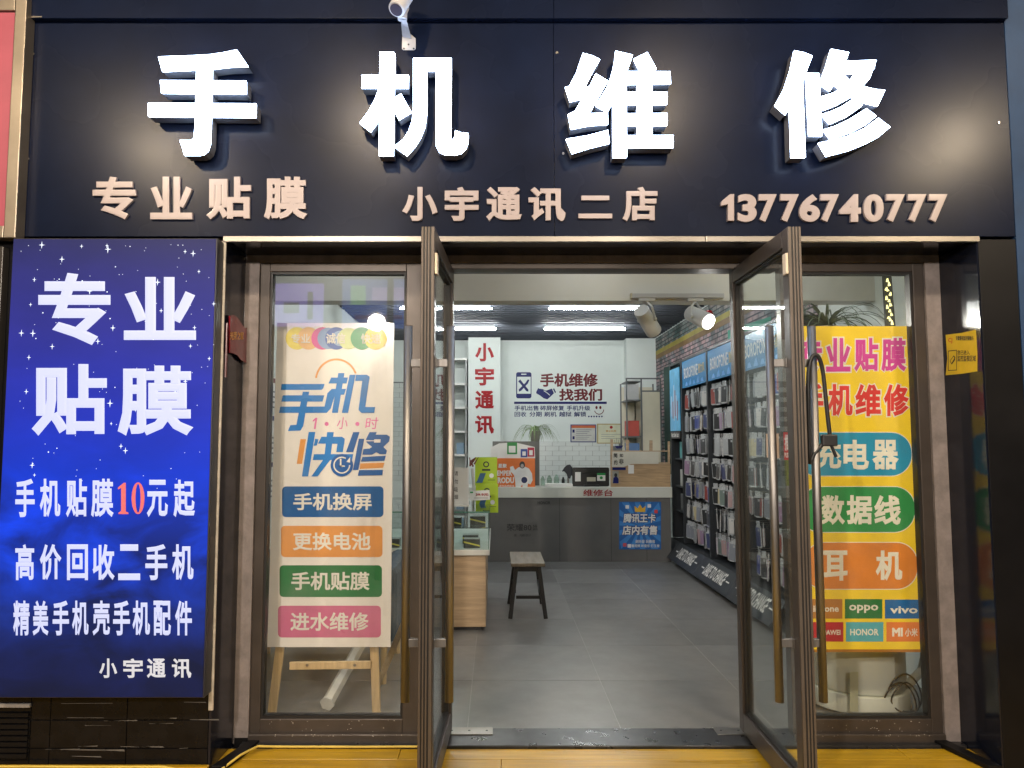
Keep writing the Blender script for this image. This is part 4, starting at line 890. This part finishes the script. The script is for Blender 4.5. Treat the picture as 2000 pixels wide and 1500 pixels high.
poly('helmet_print', ell(1025, 937, 8, 8, 20), PO, M_white, ob, .001, .0055); poly('helmet_print', ell(1024, 937.5, 6, 6.2, 20), PO, mat('visor_blue', (.03, .04, .12), .2), ob, .001, .0068)
zt = PY(D + .45)(1045, 862).z
qq = PY(D + .42)(1045, 848)
spider('spider_plant', 'spider plant in a square pot on top of the grey cabinet', (qq.x, D + .42, zt + .14), 60, .40, mat('pot_grey', (.22, .21, .18), .5), M_leaf, 11, True, .85)
mon = thing('computer_monitor', 'black monitor seen from behind on the back counter', 'monitor', (1.2, D + .2, .93))
qa = PY(D + .15)
poly('monitor_back', rrect(1118, 913, 1190, 950, 3), qa, mat('monitor_black', (.012, .012, .014), .35), mon, .04, -.04, .004)
poly('monitor_bulge', rrect(1122, 917, 1187, 925, 3), qa, MATS['monitor_black'], mon, .012, .0, .004)
box('stand_foot', qa(1140, 940).x, qa(1170, 940).x, D + .12, D + .3, .919, .945, M_dark, mon, .003); poly('stand_neck', [(1147, 936), (1163, 936), (1165, 951), (1145, 951)], qa, M_dark, mon, .015)
rect('card', 1123, 922, 1134, 940, qa, M_white, mon, .002, .0125); rect('card', 1146, 932, 1163, 940, qa, mat('card_beige', (.5, .46, .36), .5), mon, .002, .0165); rect('card', 1166, 925, 1182, 939, qa, M_white, mon, .002, .0125); rect('card_band', 1166, 924, 1182, 928, qa, mat('card_green', rgb(30, 140, 70), .5), mon, .001, .015)
poly('card_mark', ell(1174, 933, 3, n=12), qa, MATS['card_green'], mon, .001, .015)
bx = thing('cloth_on_stand', 'dark cloth draped over a small stand beside the monitor', 'cloth', (.9, D + .3, .93))
poly('cloth', [(1107, 908), (1113, 907), (1118, 914), (1118, 930), (1115, 928), (1113, 935), (1109, 933), (1106, 925), (1101, 920), (1097, 921), (1102, 913)], PY(D + .3), mat('cloth_dark', (.035, .035, .042), .8), bx, .05, 0, .006)
MB().cyl((PY(D + .3)(1110, 950).x, D + .31, .93), (PY(D + .3)(1110, 930).x, D + .31, 1.1), .012, n=10).build('stand_post', M_steel, bx)
gm = glass('bottle_glass', (.75, .85, .78), dirt=.12)
for i, (px, h, r_) in enumerate(((1060, .12, .028), (1073, .13, .032), (1087, .14, .034), (1100, .11, .02))):
    x = PY(D + .35)(px, 948).x; b_ = MB().cyl((x, D + .35, .919), (x, D + .35, .919 + h * .7), r_, n=16)
    b_.cyl((x, D + .35, .9192 + h * .7), (x, D + .35, .919 + h), r_ * .9, r_ * .35, n=16)
    o = b_.build('glass_bottle', gm if i < 3 else M_dark); tag(o, ['leftmost of three clear bottles behind the white tray', 'middle one of three clear bottles behind the white tray', 'rightmost of three clear bottles behind the white tray', 'small dark bottle beside the draped cloth'][i], 'bottle', 'bottles on the back counter')
x0 = PY(D + .1)(1066, 950).x; x1 = PY(D + .1)(1118, 950).x
tag(box('white_tray', x0, x1, D + .06, D + .26, .919, .955, M_white, None, .004), 'white tray on the counter left of the monitor', 'tray')
# wooden partition with paper
pt = thing('wood_partition', 'oak desk partition with white paper and calligraphy right of the monitor', 'partition', (1.8, D + .1, .93))
PP = PY(D + .08)
rect('board', 1194, 906, 1309, 953, PP, M_woodh, pt, .02); 
for a, b, c_ in ((1192, 1197, 858), (1222, 1228, 859), (1268, 1274, 860), (1304, 1308, 862)): rect('post', a, c_, b, 905.5 if a > 1200 else 953, PY(D + .082), M_wood, pt, .02)
rect('top_rail', 1197.5, 880, 1304, 882, PY(D + .078), M_wood, pt, .024); rect('mid_rail', 1197.5, 903, 1304, 905.6, PY(D + .079), M_wood, pt, .022)
PPp = PY(D + .052); poly('paper', [(1196, 882), (1286, 882), (1286, 906), (1233, 906), (1218, 912), (1195, 912)], PPp, mat('rice_paper', (.58, .56, .48), .7, 0, .06, 8, .3), pt, .001)
for i, (s_, x0, y0, x1, y1) in enumerate((('简', 1198, 885, 1206, 894), ('约', 1199, 898, 1206, 908), ('如', 1210, 886, 1217, 893), ('非', 1209, 896, 1218, 907))): text(s_, x0, y0, x1, y1, PPp, M_blk, pt, lift=.002, bold=.03, depth=.001)
rect('card', 1227, 908, 1238, 925, PPp, M_white, pt, .002, .001); rect('blue_ticket', 1196, 913, 1222, 918, PPp, M_navytxt, pt, .002, .001); rect('figure_photo', 1196, 920, 1208.5, 944, PPp, mat('photo_ground', (.3, .3, .26), .5), pt, .002, .001)
poly('figure_photo', [(1197, 944), (1198, 934), (1201, 931), (1205, 931), (1208, 935), (1208, 944)], PPp, M_navytxt, pt, .001, .0035); poly('figure_photo', ell(1202.5, 928, 3, 4, 12), PPp, M_dark, pt, .001, .0035)
bt = thing('toy_sailboat', 'small blue toy ship decoration behind the partition post', 'ornament', (1.7, D + .15, 1.3))
qb = PY(D + .14); poly('hull', [(1200, 871), (1217, 870), (1213, 876), (1204, 876)], qb, M_navytxt, bt, .02)
for k in range(5): a = qb(1202 + k * 3.2, 870); MB().cyl(a, a + Vector((.005 * (k - 2), 0, .07 + .02 * (k % 2))), .002, n=6).build('mast', M_dark, bt)
# metal shelf unit behind
sh = thing('shelf_unit', 'grey metal shelf unit with cream side panels in the right back corner', 'shelf', (2.0, 7.5, 0))
M_sm = mat('shelf_metal', (.13, .14, .145), .4, .3)
xA = PY(7.1)(1223, 800).x; xB = PY(7.1)(1252, 800).x; xC = PY(7.1)(1292, 800).x; zT = PY(7.1)(1255, 738).z
for x in (xA, xB, xC - .02): box('post', x, x + .02, 7.1, 7.12, 0, zT, M_sm, sh); box('post', x, x + .02, 7.6, 7.62, 0, zT - .05, M_sm, sh)
box('top_rail', xA + .021, xC - .021, 7.1, 7.12, zT - .02, zT - .0, M_sm, sh); box('cross_rail', xB + .021, xC - .021, 7.1, 7.12, zT - .20, zT - .18, M_sm, sh)
box('side_panel', xB + .021, xC - .021, 7.105, 7.115, .6, zT - .202, M_cream, sh); box('back_panel', xA + .02, xC - .02, 7.6, 7.61, .6, zT - .1, M_cream, sh)
for z in (zT - .05, zT - .32, 1.55, 1.25, .95): box('shelf_board', xA + .021, xB - .001, 7.12, 7.6, z - .01, z + .01, M_sm, sh)
for i, (z, h_, c, lb_) in enumerate(((zT - .309, .22, (.5, .5, .5), 'white printer box on the upper shelf of the grey unit'), (1.561, .22, (.5, .08, .06), 'red and white packs on the middle shelf of the grey unit'), (1.261, .2, (.1, .2, .4), 'blue packs on a lower shelf of the grey unit'))):
    tag(box('stored_box', xA + .035, xB - .02, 7.15, 7.45, z, z + h_, mat('stored_%d' % i, c, .5)), lb_, 'box')
# white shelf wall behind the pier on the left
ls = thing('wall_shelf', 'tall white shelving at the back left behind the pier', 'shelf', (-1.1, 8.4, 0))
for z in (.9, 1.25, 1.62, 2.0, 2.38, 2.78): box('shelf_board', -1.05, -.47, 8.3, 8.69, z, z + .03, M_white, ls)
for x in (-1.05, -.5): box('upright', x, x + .025, 8.3, 8.69, 0, 2.78, mat('grey_upright', (.3, .31, .31), .5), ls)
box('tile_grout', -1.94, -1.09, WY1 - .005, WY1 - .001, .85, 2.46, MATS['grey_grout'], bw)
for r in range(20):
    for c in range(4):
        x = -1.82 + c * .219 + (.11 if r % 2 else 0)
        if x > -1.18: continue
        o = bpy.data.objects.new('wall_tile', tile_me); o.location = (x, WY1 - .0055, .89 + r * .0795); link(o, bw)
for i in range(3): tag(box('stored_carton', -1.0 + .18 * i, -.88 + .18 * i, 8.4, 8.55, [1.281, 1.651][i % 2], [1.281, 1.651][i % 2] + .12 + .03 * (i % 3), mat('ctn_%d' % (i % 3), [(.5, .5, .45), (.45, .3, .1), (.2, .3, .4)][i % 3], .6)), 'small carton number %s along the back left shelving' % ['one', 'two', 'three', 'four', 'five', 'six', 'seven'][i], 'carton', 'cartons on the back left shelving')

# ------------------------------------------------------------------ showcase counter on the left
sw = thing('glass_showcase', 'glass display counter with oak base and white rim left of the aisle', 'display counter', (-.8, 3.0, 0))
yA, yB, xR = 2.46, 3.9, -.056
box('base_cabinet', -1.6, xR - .03, yA + .03, yB, .03, .59, M_wood, sw, .003); box('plinth', -1.58, xR - .06, yA + .06, yB, 0, .03, M_dark, sw)
box('base_rim', -1.62, xR, yA, yB + .02, .591, .635, mat('rim_white', (.6, .6, .58), .4), sw, .003)
gs = glass('showcase_glass', (.93, .975, .96), dirt=.03)
box('front_pane', -1.6, xR - .007, yA + .005, yA + .011, .636, .925, gs, sw); box('side_pane', xR - .012, xR - .006, yA + .012, yB, .636, .925, gs, sw); box('top_pane', -1.62, xR, yA, yB + .02, .927, .935, gs, sw)
M_ge = mat('green_glass_edge', (.10, .24, .19), .2); box('glass_edge', -1.62, xR, yA - .0018, yA - .0004, .926, .936, M_ge, sw); box('glass_edge', xR + .0004, xR + .0018, yA, yB + .02, .926, .936, M_ge, sw); box('corner_edge', xR - .006, xR - .004, yA + .002, yA + .0045, .636, .925, M_ge, sw)
box('inner_shelf', -1.6, xR - .014, yA + .16, yB - .02, .78, .786, gs, sw)
M_pb = mat('phone_box_dark', (.03, .032, .034), .35); M_pbt = mat('phone_box_grey', (.35, .36, .37), .4); M_ys = mat('yellow_tape', (.6, .52, .08), .4)
kk_ = 0
names_ = ['nearest to the right pane', 'second from the right', 'third from the right', 'fourth from the right', 'fifth from the right', 'far left', 'upper shelf right', 'upper shelf middle', 'upper shelf left']
for i, (x, y_, z, rz) in enumerate(((-.20, 2.60, .636, .15), (-.22, 2.85, .636, -.1), (-.42, 2.62, .636, .05), (-.62, 2.68, .636, 0), (-.85, 2.62, .636, .2), (-1.1, 2.65, .636, -.1), (-.16, 2.9, .787, 0), (-.36, 2.8, .787, 0), (-.60, 2.85, .787, 0))):
    t_ = thing('phone_box', 'black phone box with yellow band inside the glass showcase, %s' % names_[i], 'box', (x, y_, z), 'phone boxes in the glass showcase'); t_.rotation_euler = (0, 0, 0)
    box('carton', x - .065, x + .065, y_ - .05, y_ + .05, z, z + .07, M_pb, t_, .002); box('carton_top', x - .064, x + .064, y_ - .049, y_ + .049, z + .0705, z + .072, M_pbt, t_)
    MB().prism([(x - .066, y_ - .0505, z + .055), (x - .066, y_ - .0505, z + .043), (x + .066, y_ - .0505, z + .012), (x + .066, y_ - .0505, z + .024)], Vector((0, -.001, 0))).build('yellow_band', M_ys, t_)
ns = thing('table_sign', 'white acrylic no smoking notice standing on the glass counter', 'sign', (-.3, yA + .1, .94))
PN = PY(yA + .15); rect('sheet', 850, 913, 915.5, 985, PN, M_white, ns, .003); rect('base', 850, 985, 917, 988.5, PY(yA + .12), M_white, ns, .04)
for ch_, y0 in zip('请勿吸烟', (920, 936, 952, 966)): text(ch_, 887.5, y0, 894.5, y0 + 9, PN, M_blk, ns, lift=.004, bold=.004)
M_lime = mat('lime_card', rgb(164, 190, 30), .4)
for i, (x0, y0, x1, y1, Y_, lb_) in enumerate(((928, 893, 971, 948, 3.35, 'upper lime green advertising board with a phone picture behind the glass counter'), (929, 945, 973, 1001, 3.2, 'lower lime green advertising board resting on the glass counter'))):
    t_ = thing('lime_board', lb_, 'display board', (-.1, Y_, 1)); p_ = PY(Y_); rect('sheet', x0, y0, x1, y1, p_, M_lime, t_, .01)
    cx = (x0 + x1) / 2; pp = PY(Y_ - .0105)
    poly('badge', ell(cx, y0 + 14, 6, n=18), pp, M_blk, t_, .001); poly('badge_center', ell(cx, y0 + 14, 3.6, n=16), pp, M_lime, t_, .001, .0015); rect('caption', cx - 8, y0 + 23, cx + 8, y0 + 26.5, pp, M_blk, t_, .001)
    poly('phone_picture', [(x0 + 4, y0 + 46), (x0 + 10, y0 + 31), (x0 + 21, y0 + 31), (x0 + 14, y0 + 50), (x0 + 1, y0 + 50)], pp, mat('phone_blue', rgb(60, 100, 140), .3), t_, .001); poly('seal_print', ell(x1 - 11, y0 + 36, 4.5, n=14), pp, M_white, t_, .001)
    rect('print_line', x1 - 18, y0 + 44, x1 - 4, y0 + 45, pp, M_blk, t_, .001)
pg = thing('price_card', 'white price card with red figures on the glass counter edge', 'price card', (-.2, 2.9, .94)); p_ = PY(2.95)
poly('card_sheet', [(917, 959), (956, 957), (957, 976), (917, 978)], p_, M_white, pg, .002); text('39.9元', 929, 963, 954, 969, p_, M_redtxt, pg, lift=.003, bold=.03)
rect('card_strip', 918, 960, 924, 963, p_, MATS['card_green'], pg, .001, .003); rect('print_line', 926, 972, 953, 973, p_, MATS['grey_print'], pg, .001, .003)
og = thing('dried_flower_ornament', 'small brown dried flower ornament beside the lime board', 'ornament', (-.3, 3.2, 1.2)); p_ = PY(3.25)
r9 = random.Random(3)
for k in range(7): a = p_(922 + r9.uniform(-4, 4), 908 + r9.uniform(-6, 4)); MB().cyl(a, a + Vector((r9.uniform(-.06, .06), r9.uniform(-.03, .03), r9.uniform(.02, .09))), .009, .002, 7).build('petal', mat('dried_red', (.16, .04, .03), .7), og)
MB().tube([p_(924, 985), p_(925, 950), p_(922, 915)], .012, 8).build('stem', mat('ornament_white', (.5, .48, .45), .5), og)
# bench in the aisle
bn = thing('wooden_stool', 'narrow stool with a wooden top and splayed black legs in the aisle', 'stool', (.27, 3.2, 0))
sx = .265; zs_ = .435
box('seat', sx - .145, sx + .145, 2.86, 3.52, zs_, zs_ + .03, mat('worn_wood', (.15, .12, .085), .45, 0, .35, 5, stretch=(10, 1, 1)), bn, .006)
M_bl2 = mat('black_lacquer', (.012, .012, .013), .35)
for sx_ in (-1, 1):
    for yy, dy in ((2.94, -.04), (3.43, .04)):
        a = Vector((sx + sx_ * .095, yy, zs_)); b = Vector((sx + sx_ * .15, yy + dy, 0)); bar('leg', a, b, .034, .034, M_bl2, bn)
box('side_rail', sx - .12, sx - .10, 2.95, 3.42, .20, .23, M_bl2, bn); box('side_rail', sx + .10, sx + .12, 2.95, 3.42, .20, .23, M_bl2, bn)
box('apron', sx - .10, sx + .10, 2.93, 2.945, zs_ - .05, zs_ - .001, M_bl2, bn); box('stretcher', sx - .10, sx + .10, 2.915, 2.93, .16, .185, M_bl2, bn)

# ------------------------------------------------------------------ accessory rack along the right wall
M_rk = mat('rack_metal', (.040, .045, .052), .4, .4, .1, 6)
XF = 2.30
rk = thing('accessory_rack', 'long dark metal wall rack with blue header panels and rows of hooks', 'display rack', (2.4, 4, 0))
bays = [(5.72, 4.62), (4.60, 3.50), (3.48, 2.38)]
ZT = 2.50
M_hdr = mat('header_blue', rgb(30, 120, 176), .22, 0, .06, 3, em=.05, emc=rgb(30, 130, 190))
rack_end = 6.32
box('back_panel', 2.55, 2.575, 2.36, rack_end, .25, ZT, M_rk, rk)
posts = [2.37, 3.49, 4.61, 5.73, rack_end]
for y_ in posts: box('post', XF, XF + .04, y_ - .02, y_ + .02, .24, ZT + .01, M_rk, rk, .002); box('side_panel', XF + .041, 2.549, y_ - .008, y_ + .008, .24, ZT, M_rk, rk)
box('top_rail', XF, XF + .03, 2.392, rack_end - .022, ZT - .025, ZT, M_rk, rk)
hk_me = MB().cyl((0, 0, 0), (-.19, 0, 0), .0028, n=6).mesh('hook', M_steel)
cz = [2.085, 1.815, 1.545, 1.28, 1.015, .75, .50]
hues = [(.30, .31, .32), (.02, .02, .022), (.50, .48, .46), (.36, .24, .24), (.05, .06, .14), (.26, .05, .04), (.14, .18, .16), (.42, .36, .22), (.06, .06, .065), (.20, .21, .24), (.03, .05, .22), (.26, .17, .26)]
hn = ['clear', 'black', 'white', 'pink', 'navy', 'red', 'grey green', 'cream', 'charcoal', 'silver', 'blue', 'lilac']
M_bag = mat('bag_plastic', (.40, .41, .42), .12, 0, .3, 60, .6)
case_me = []
for i, c in enumerate(hues):
    mb = MB(); mb.box(-.006, .006, -.040, .040, -.20, -.045, 0); mb.box(-.0018, .0018, -.030, .030, -.043, .012, 1); mb.box(-.0012, .0012, -.048, .048, -.045, -.03, 1); mb.box(-.004, .004, -.03, .03, -.215, -.202, 1); mb.box(-.0035, .0035, -.048, -.041, -.21, -.044, 1); mb.box(-.0035, .0035, .041, .048, -.21, -.044, 1); mb.box(-.0065, -.0035, -.03, -.005, -.075, -.055, 1)
    case_me.append(mb.mesh('phone_case', [mat('case_%d' % i, c, .3, 0, .05), M_bag]))
ordn = ['top', 'second', 'third', 'fourth', 'fifth', 'sixth', 'lowest']; bn_ = ['farthest bay of the wall rack', 'rack bay just left of the right door', 'rack bay seen through the right door', 'hidden bay']
ncase = 0
for bi, (ya, yb) in enumerate(bays):
    y0, y1 = ya - .05, yb + .05
    hd = box('header_panel', XF + .005, XF + .025, yb + .03, ya - .03, 2.14, ZT - .03, M_hdr, rk)
    TLh = lambda u, z: Vector((XF + .004, ya - .08 - u * 1.0, z))
    if bi < 3:
        textw('BOROFONE', TLh(.05, 2.38), TLh(.66, 2.38), TLh(.66, 2.25), TLh(.05, 2.25), (-1, 0, 0), M_white, hd, bold=.014, depth=.001)
        textw('壹力风' if bi == 0 else '数码配件', TLh(.69, 2.375), TLh(.94, 2.375), TLh(.94, 2.26), TLh(.69, 2.26), (-1, 0, 0), mat('gold_vinyl', (.45, .35, .12), .4), hd, bold=.02, depth=.001)
        for k in range(5): MB().prism([TLh(.1 + k * .17, 2.16), TLh(.22 + k * .17, 2.16), TLh(.18 + k * .17, 2.16 + .05 + .03 * (k % 2)), TLh(.13 + k * .17, 2.16 + .04)], Vector((-.001, 0, 0))).build('device_print', mat('header_print', rgb(70, 150, 215), .3), hd)
    for r_ in range(7):
        box('row_rail', XF + .215, XF + .235, yb + .03, ya - .03, cz[r_] + .0, cz[r_] + .02, M_rk, rk)
        if bi == 3: continue
        for h in range(8):
            yy = y0 - .03 - h * ((y0 - y1 - .06) / 7)
            o = bpy.data.objects.new('hook', hk_me); o.location = (XF + .225, yy, cz[r_] + .012); link(o, rk)
            o.matrix_parent_inverse = Matrix.Translation(rk.location).inverted()
            ci = R.choice([0, 0, 1, 1, 1, 2, 3, 4, 5, 6, 7, 8, 8, 8, 9, 10, 11, 9, 1])
            for d_ in range(2 if bi < 2 else 1):
                if R.random() < .06: continue
                o = bpy.data.objects.new('phone_case', case_me[ci if R.random() < .6 else R.randrange(12)]); ii = int(o.data.materials[0].name.split('_')[1].split('.')[0])
                o.location = (XF + .05 + d_ * .07 + R.uniform(-.01, .01), yy + R.uniform(-.004, .004), cz[r_] + .014); o.rotation_euler = (R.uniform(-.10, .10), R.uniform(-.05, .05), R.uniform(-.45, .6))
                o.scale = (1.6, 1, R.uniform(.92, 1.06))
                col.objects.link(o); tag(o, '%s phone case, %s row of the %s' % (hn[ii], ordn[r_], bn_[bi]), 'phone case', '%s cases, %s row, %s' % (hn[ii], ordn[r_], bn_[bi])); ncase += 1
# slanted kick board with lettering
for k in range(4):
    ya = posts[k + 1]; yb = posts[k]
    P = [(2.12, yb + .003, .05), (2.12, ya - .003, .05), (2.26, ya - .003, .245), (2.26, yb + .003, .245)]
    kb = MB().prism([Vector(p) for p in P], Vector((-.012, 0, .009))).build('kick_board', M_rk, rk, .002)
    n_ = Vector((-.195, 0, .14)).normalized()
    def K(u, v): return Vector((2.12 + .14 * v - .0125, ya - u * (ya - yb), .05 + .195 * v + .0095))
    if k < 3:
        textw('DARE TO CHANGE', K(.20, .82), K(.80, .82), K(.80, .26), K(.20, .26), n_, M_white, kb, bold=.016, depth=.001, lift=.0015, shear=.25)
        for a, b in ((.09, .17), (.83, .91)): MB().prism([K(a, .5), K(b, .5), K(b, .55), K(a, .55)], n_ * .002).build('dash_print', M_white, kb)
    box('foot', 2.20, 2.26, ya - .12, ya - .06, 0, .06, M_rk, rk); 
box('base_deck', 2.262, 2.549, 2.37, rack_end, .20, .235, M_rk, rk)
# narrow bay with lit poster at the far end
PA = PX(XF - .002)
ap = thing('rack_poster', 'narrow pale blue poster with glassware picture at the far end of the rack', 'poster', (XF, 6.2, 1.9))
box('poster_sheet', XF - .014, XF - .002, 5.78, 6.28, 1.62, 2.42, mat('poster_aqua', rgb(90, 165, 205), .35, 0, .35, 9, em=.1, emc=rgb(90, 165, 205)), ap)
box('caption_strip', XF - .014, XF - .002, 5.78, 6.28, 1.52, 1.615, M_dark, ap)
textw('Hot Sale List', Vector((XF - .015, 6.22, 1.60)), Vector((XF - .015, 5.84, 1.60)), Vector((XF - .015, 5.84, 1.54)), Vector((XF - .015, 6.22, 1.54)), (-1, 0, 0), M_white, ap, bold=.01, depth=.001)
for k in range(6): box('picture_print', XF - .0155, XF - .0145, 5.86 + .06 * k, 5.90 + .06 * k, 1.75 + .03 * (k % 3), 2.0 + .07 * (k % 4), mat('pic_%d' % (k % 2), [rgb(150, 80, 100), rgb(200, 215, 230)][k % 2], .4), ap)
for i, (z, c, lb_) in enumerate(((1.281, (.10, .35, .35), 'teal pack on the end shelf of the rack'), (.93, (.45, .45, .43), 'grey pack on the lower end shelf of the rack'), (.62, (.15, .15, .16), 'dark pack on the lowest end shelf of the rack'))):
    box('end_shelf', XF + .04, 2.54, 5.76, rack_end - .03, z - .03, z - .01, M_rk, rk)
    tag(box('end_pack', XF + .06, 2.45, 5.9, 6.1, z - .009, z + .2, mat('endpack_%d' % i, c, .4)), lb_, 'pack')
# hanging red tassel ornament near the spot
tz = thing('hanging_ornament', 'red tassel ornament hanging by the mural behind the lit spotlight', 'ornament', (2.3, 2.2, 2.6))
q = PY(2.2)(1385, 606); MB().cyl(q, q + Vector((0, 0, -.04)), .02, .035, 12).build('tassel', M_redtxt, tz, .005, True); MB().cyl(q, Vector((q.x, q.y, 3.14)), .002, n=6).build('string', M_dark, tz)

# ------------------------------------------------------------------ the lane behind the photographer (seen in reflections)
ow = tag(box('opposite_building', -14, 14, -13.4, -13.0, -.25, 8, mat('opposite_render', (.05, .052, .06), .8)), 'dark building across the lane', 'building')
os_ = thing('opposite_sign', 'glowing purple and blue sign on the building across the lane', 'sign', (-3, -12.9, 4))
def osr(name, x0, x1, z0, z1, c, s_, dy=0): return box(name, x0, x1, -12.99 + .0, -12.9 + dy, z0, z1, emis('os_%s' % str(c), rgb(*c), s_), os_)
osr('sign_panel', -5.2, -4.05, 4.15, 5.15, (150, 120, 228), 4.2); osr('sign_panel', -3.6, -1.9, 4.1, 5.25, (90, 125, 210), 3.2)
osr('sign_figure', -4.95, -4.6, 4.45, 4.7, (50, 45, 70), .5, .02); osr('sign_figure', -4.4, -4.28, 4.3, 4.95, (50, 45, 70), .5, .02)
osr('sign_shape', -3.4, -3.05, 4.65, 5.1, (150, 215, 170), 3.4, .02); osr('sign_shape', -2.9, -2.1, 4.75, 5.05, (190, 170, 235), 3.8, .02); osr('sign_shape', -3.3, -2.2, 4.3, 4.4, (120, 90, 160), 2.4, .02)
for i, (x, y_, z, pw) in enumerate(STREET):
    t_ = thing('street_lamp', ['warm lamp globe of the lane at the far left', 'warm lamp globe of the lane left of the middle', 'warm lamp globe of the lane right of the middle', 'warm lamp globe of the lane at the far right', 'low warm lamp of the lane behind the photographer on the left', 'low warm lamp of the lane behind the photographer on the right'][i], 'street lamp', (x, y_ - .3, -.25), 'lamps of the lane')
    MB().cyl((x, y_ - .3, -.25), (x, y_ - .3, z + .1), .04, .03, 12).build('pole', M_dark, t_); MB().cyl((x, y_ - .3, z + .1), (x, y_, z + .12), .02, n=8).build('arm', M_dark, t_)
    l_ = bpy.data.lights.new('lamp_glow', 'POINT'); l_.energy = pw; l_.color = WARM if i > 3 else (1.0, .80, .56); l_.shadow_soft_size = .10
    lo = bpy.data.objects.new('lamp_glow', l_); lo.location = (x, y_, z); col.objects.link(lo); lo.parent = t_; lo.matrix_parent_inverse = Matrix.Translation(t_.location).inverted()
print('cases', ncase, 'objects', len(bpy.data.objects), 'tris', sum(len(o.data.polygons) for o in bpy.data.objects if o.type == 'MESH'))
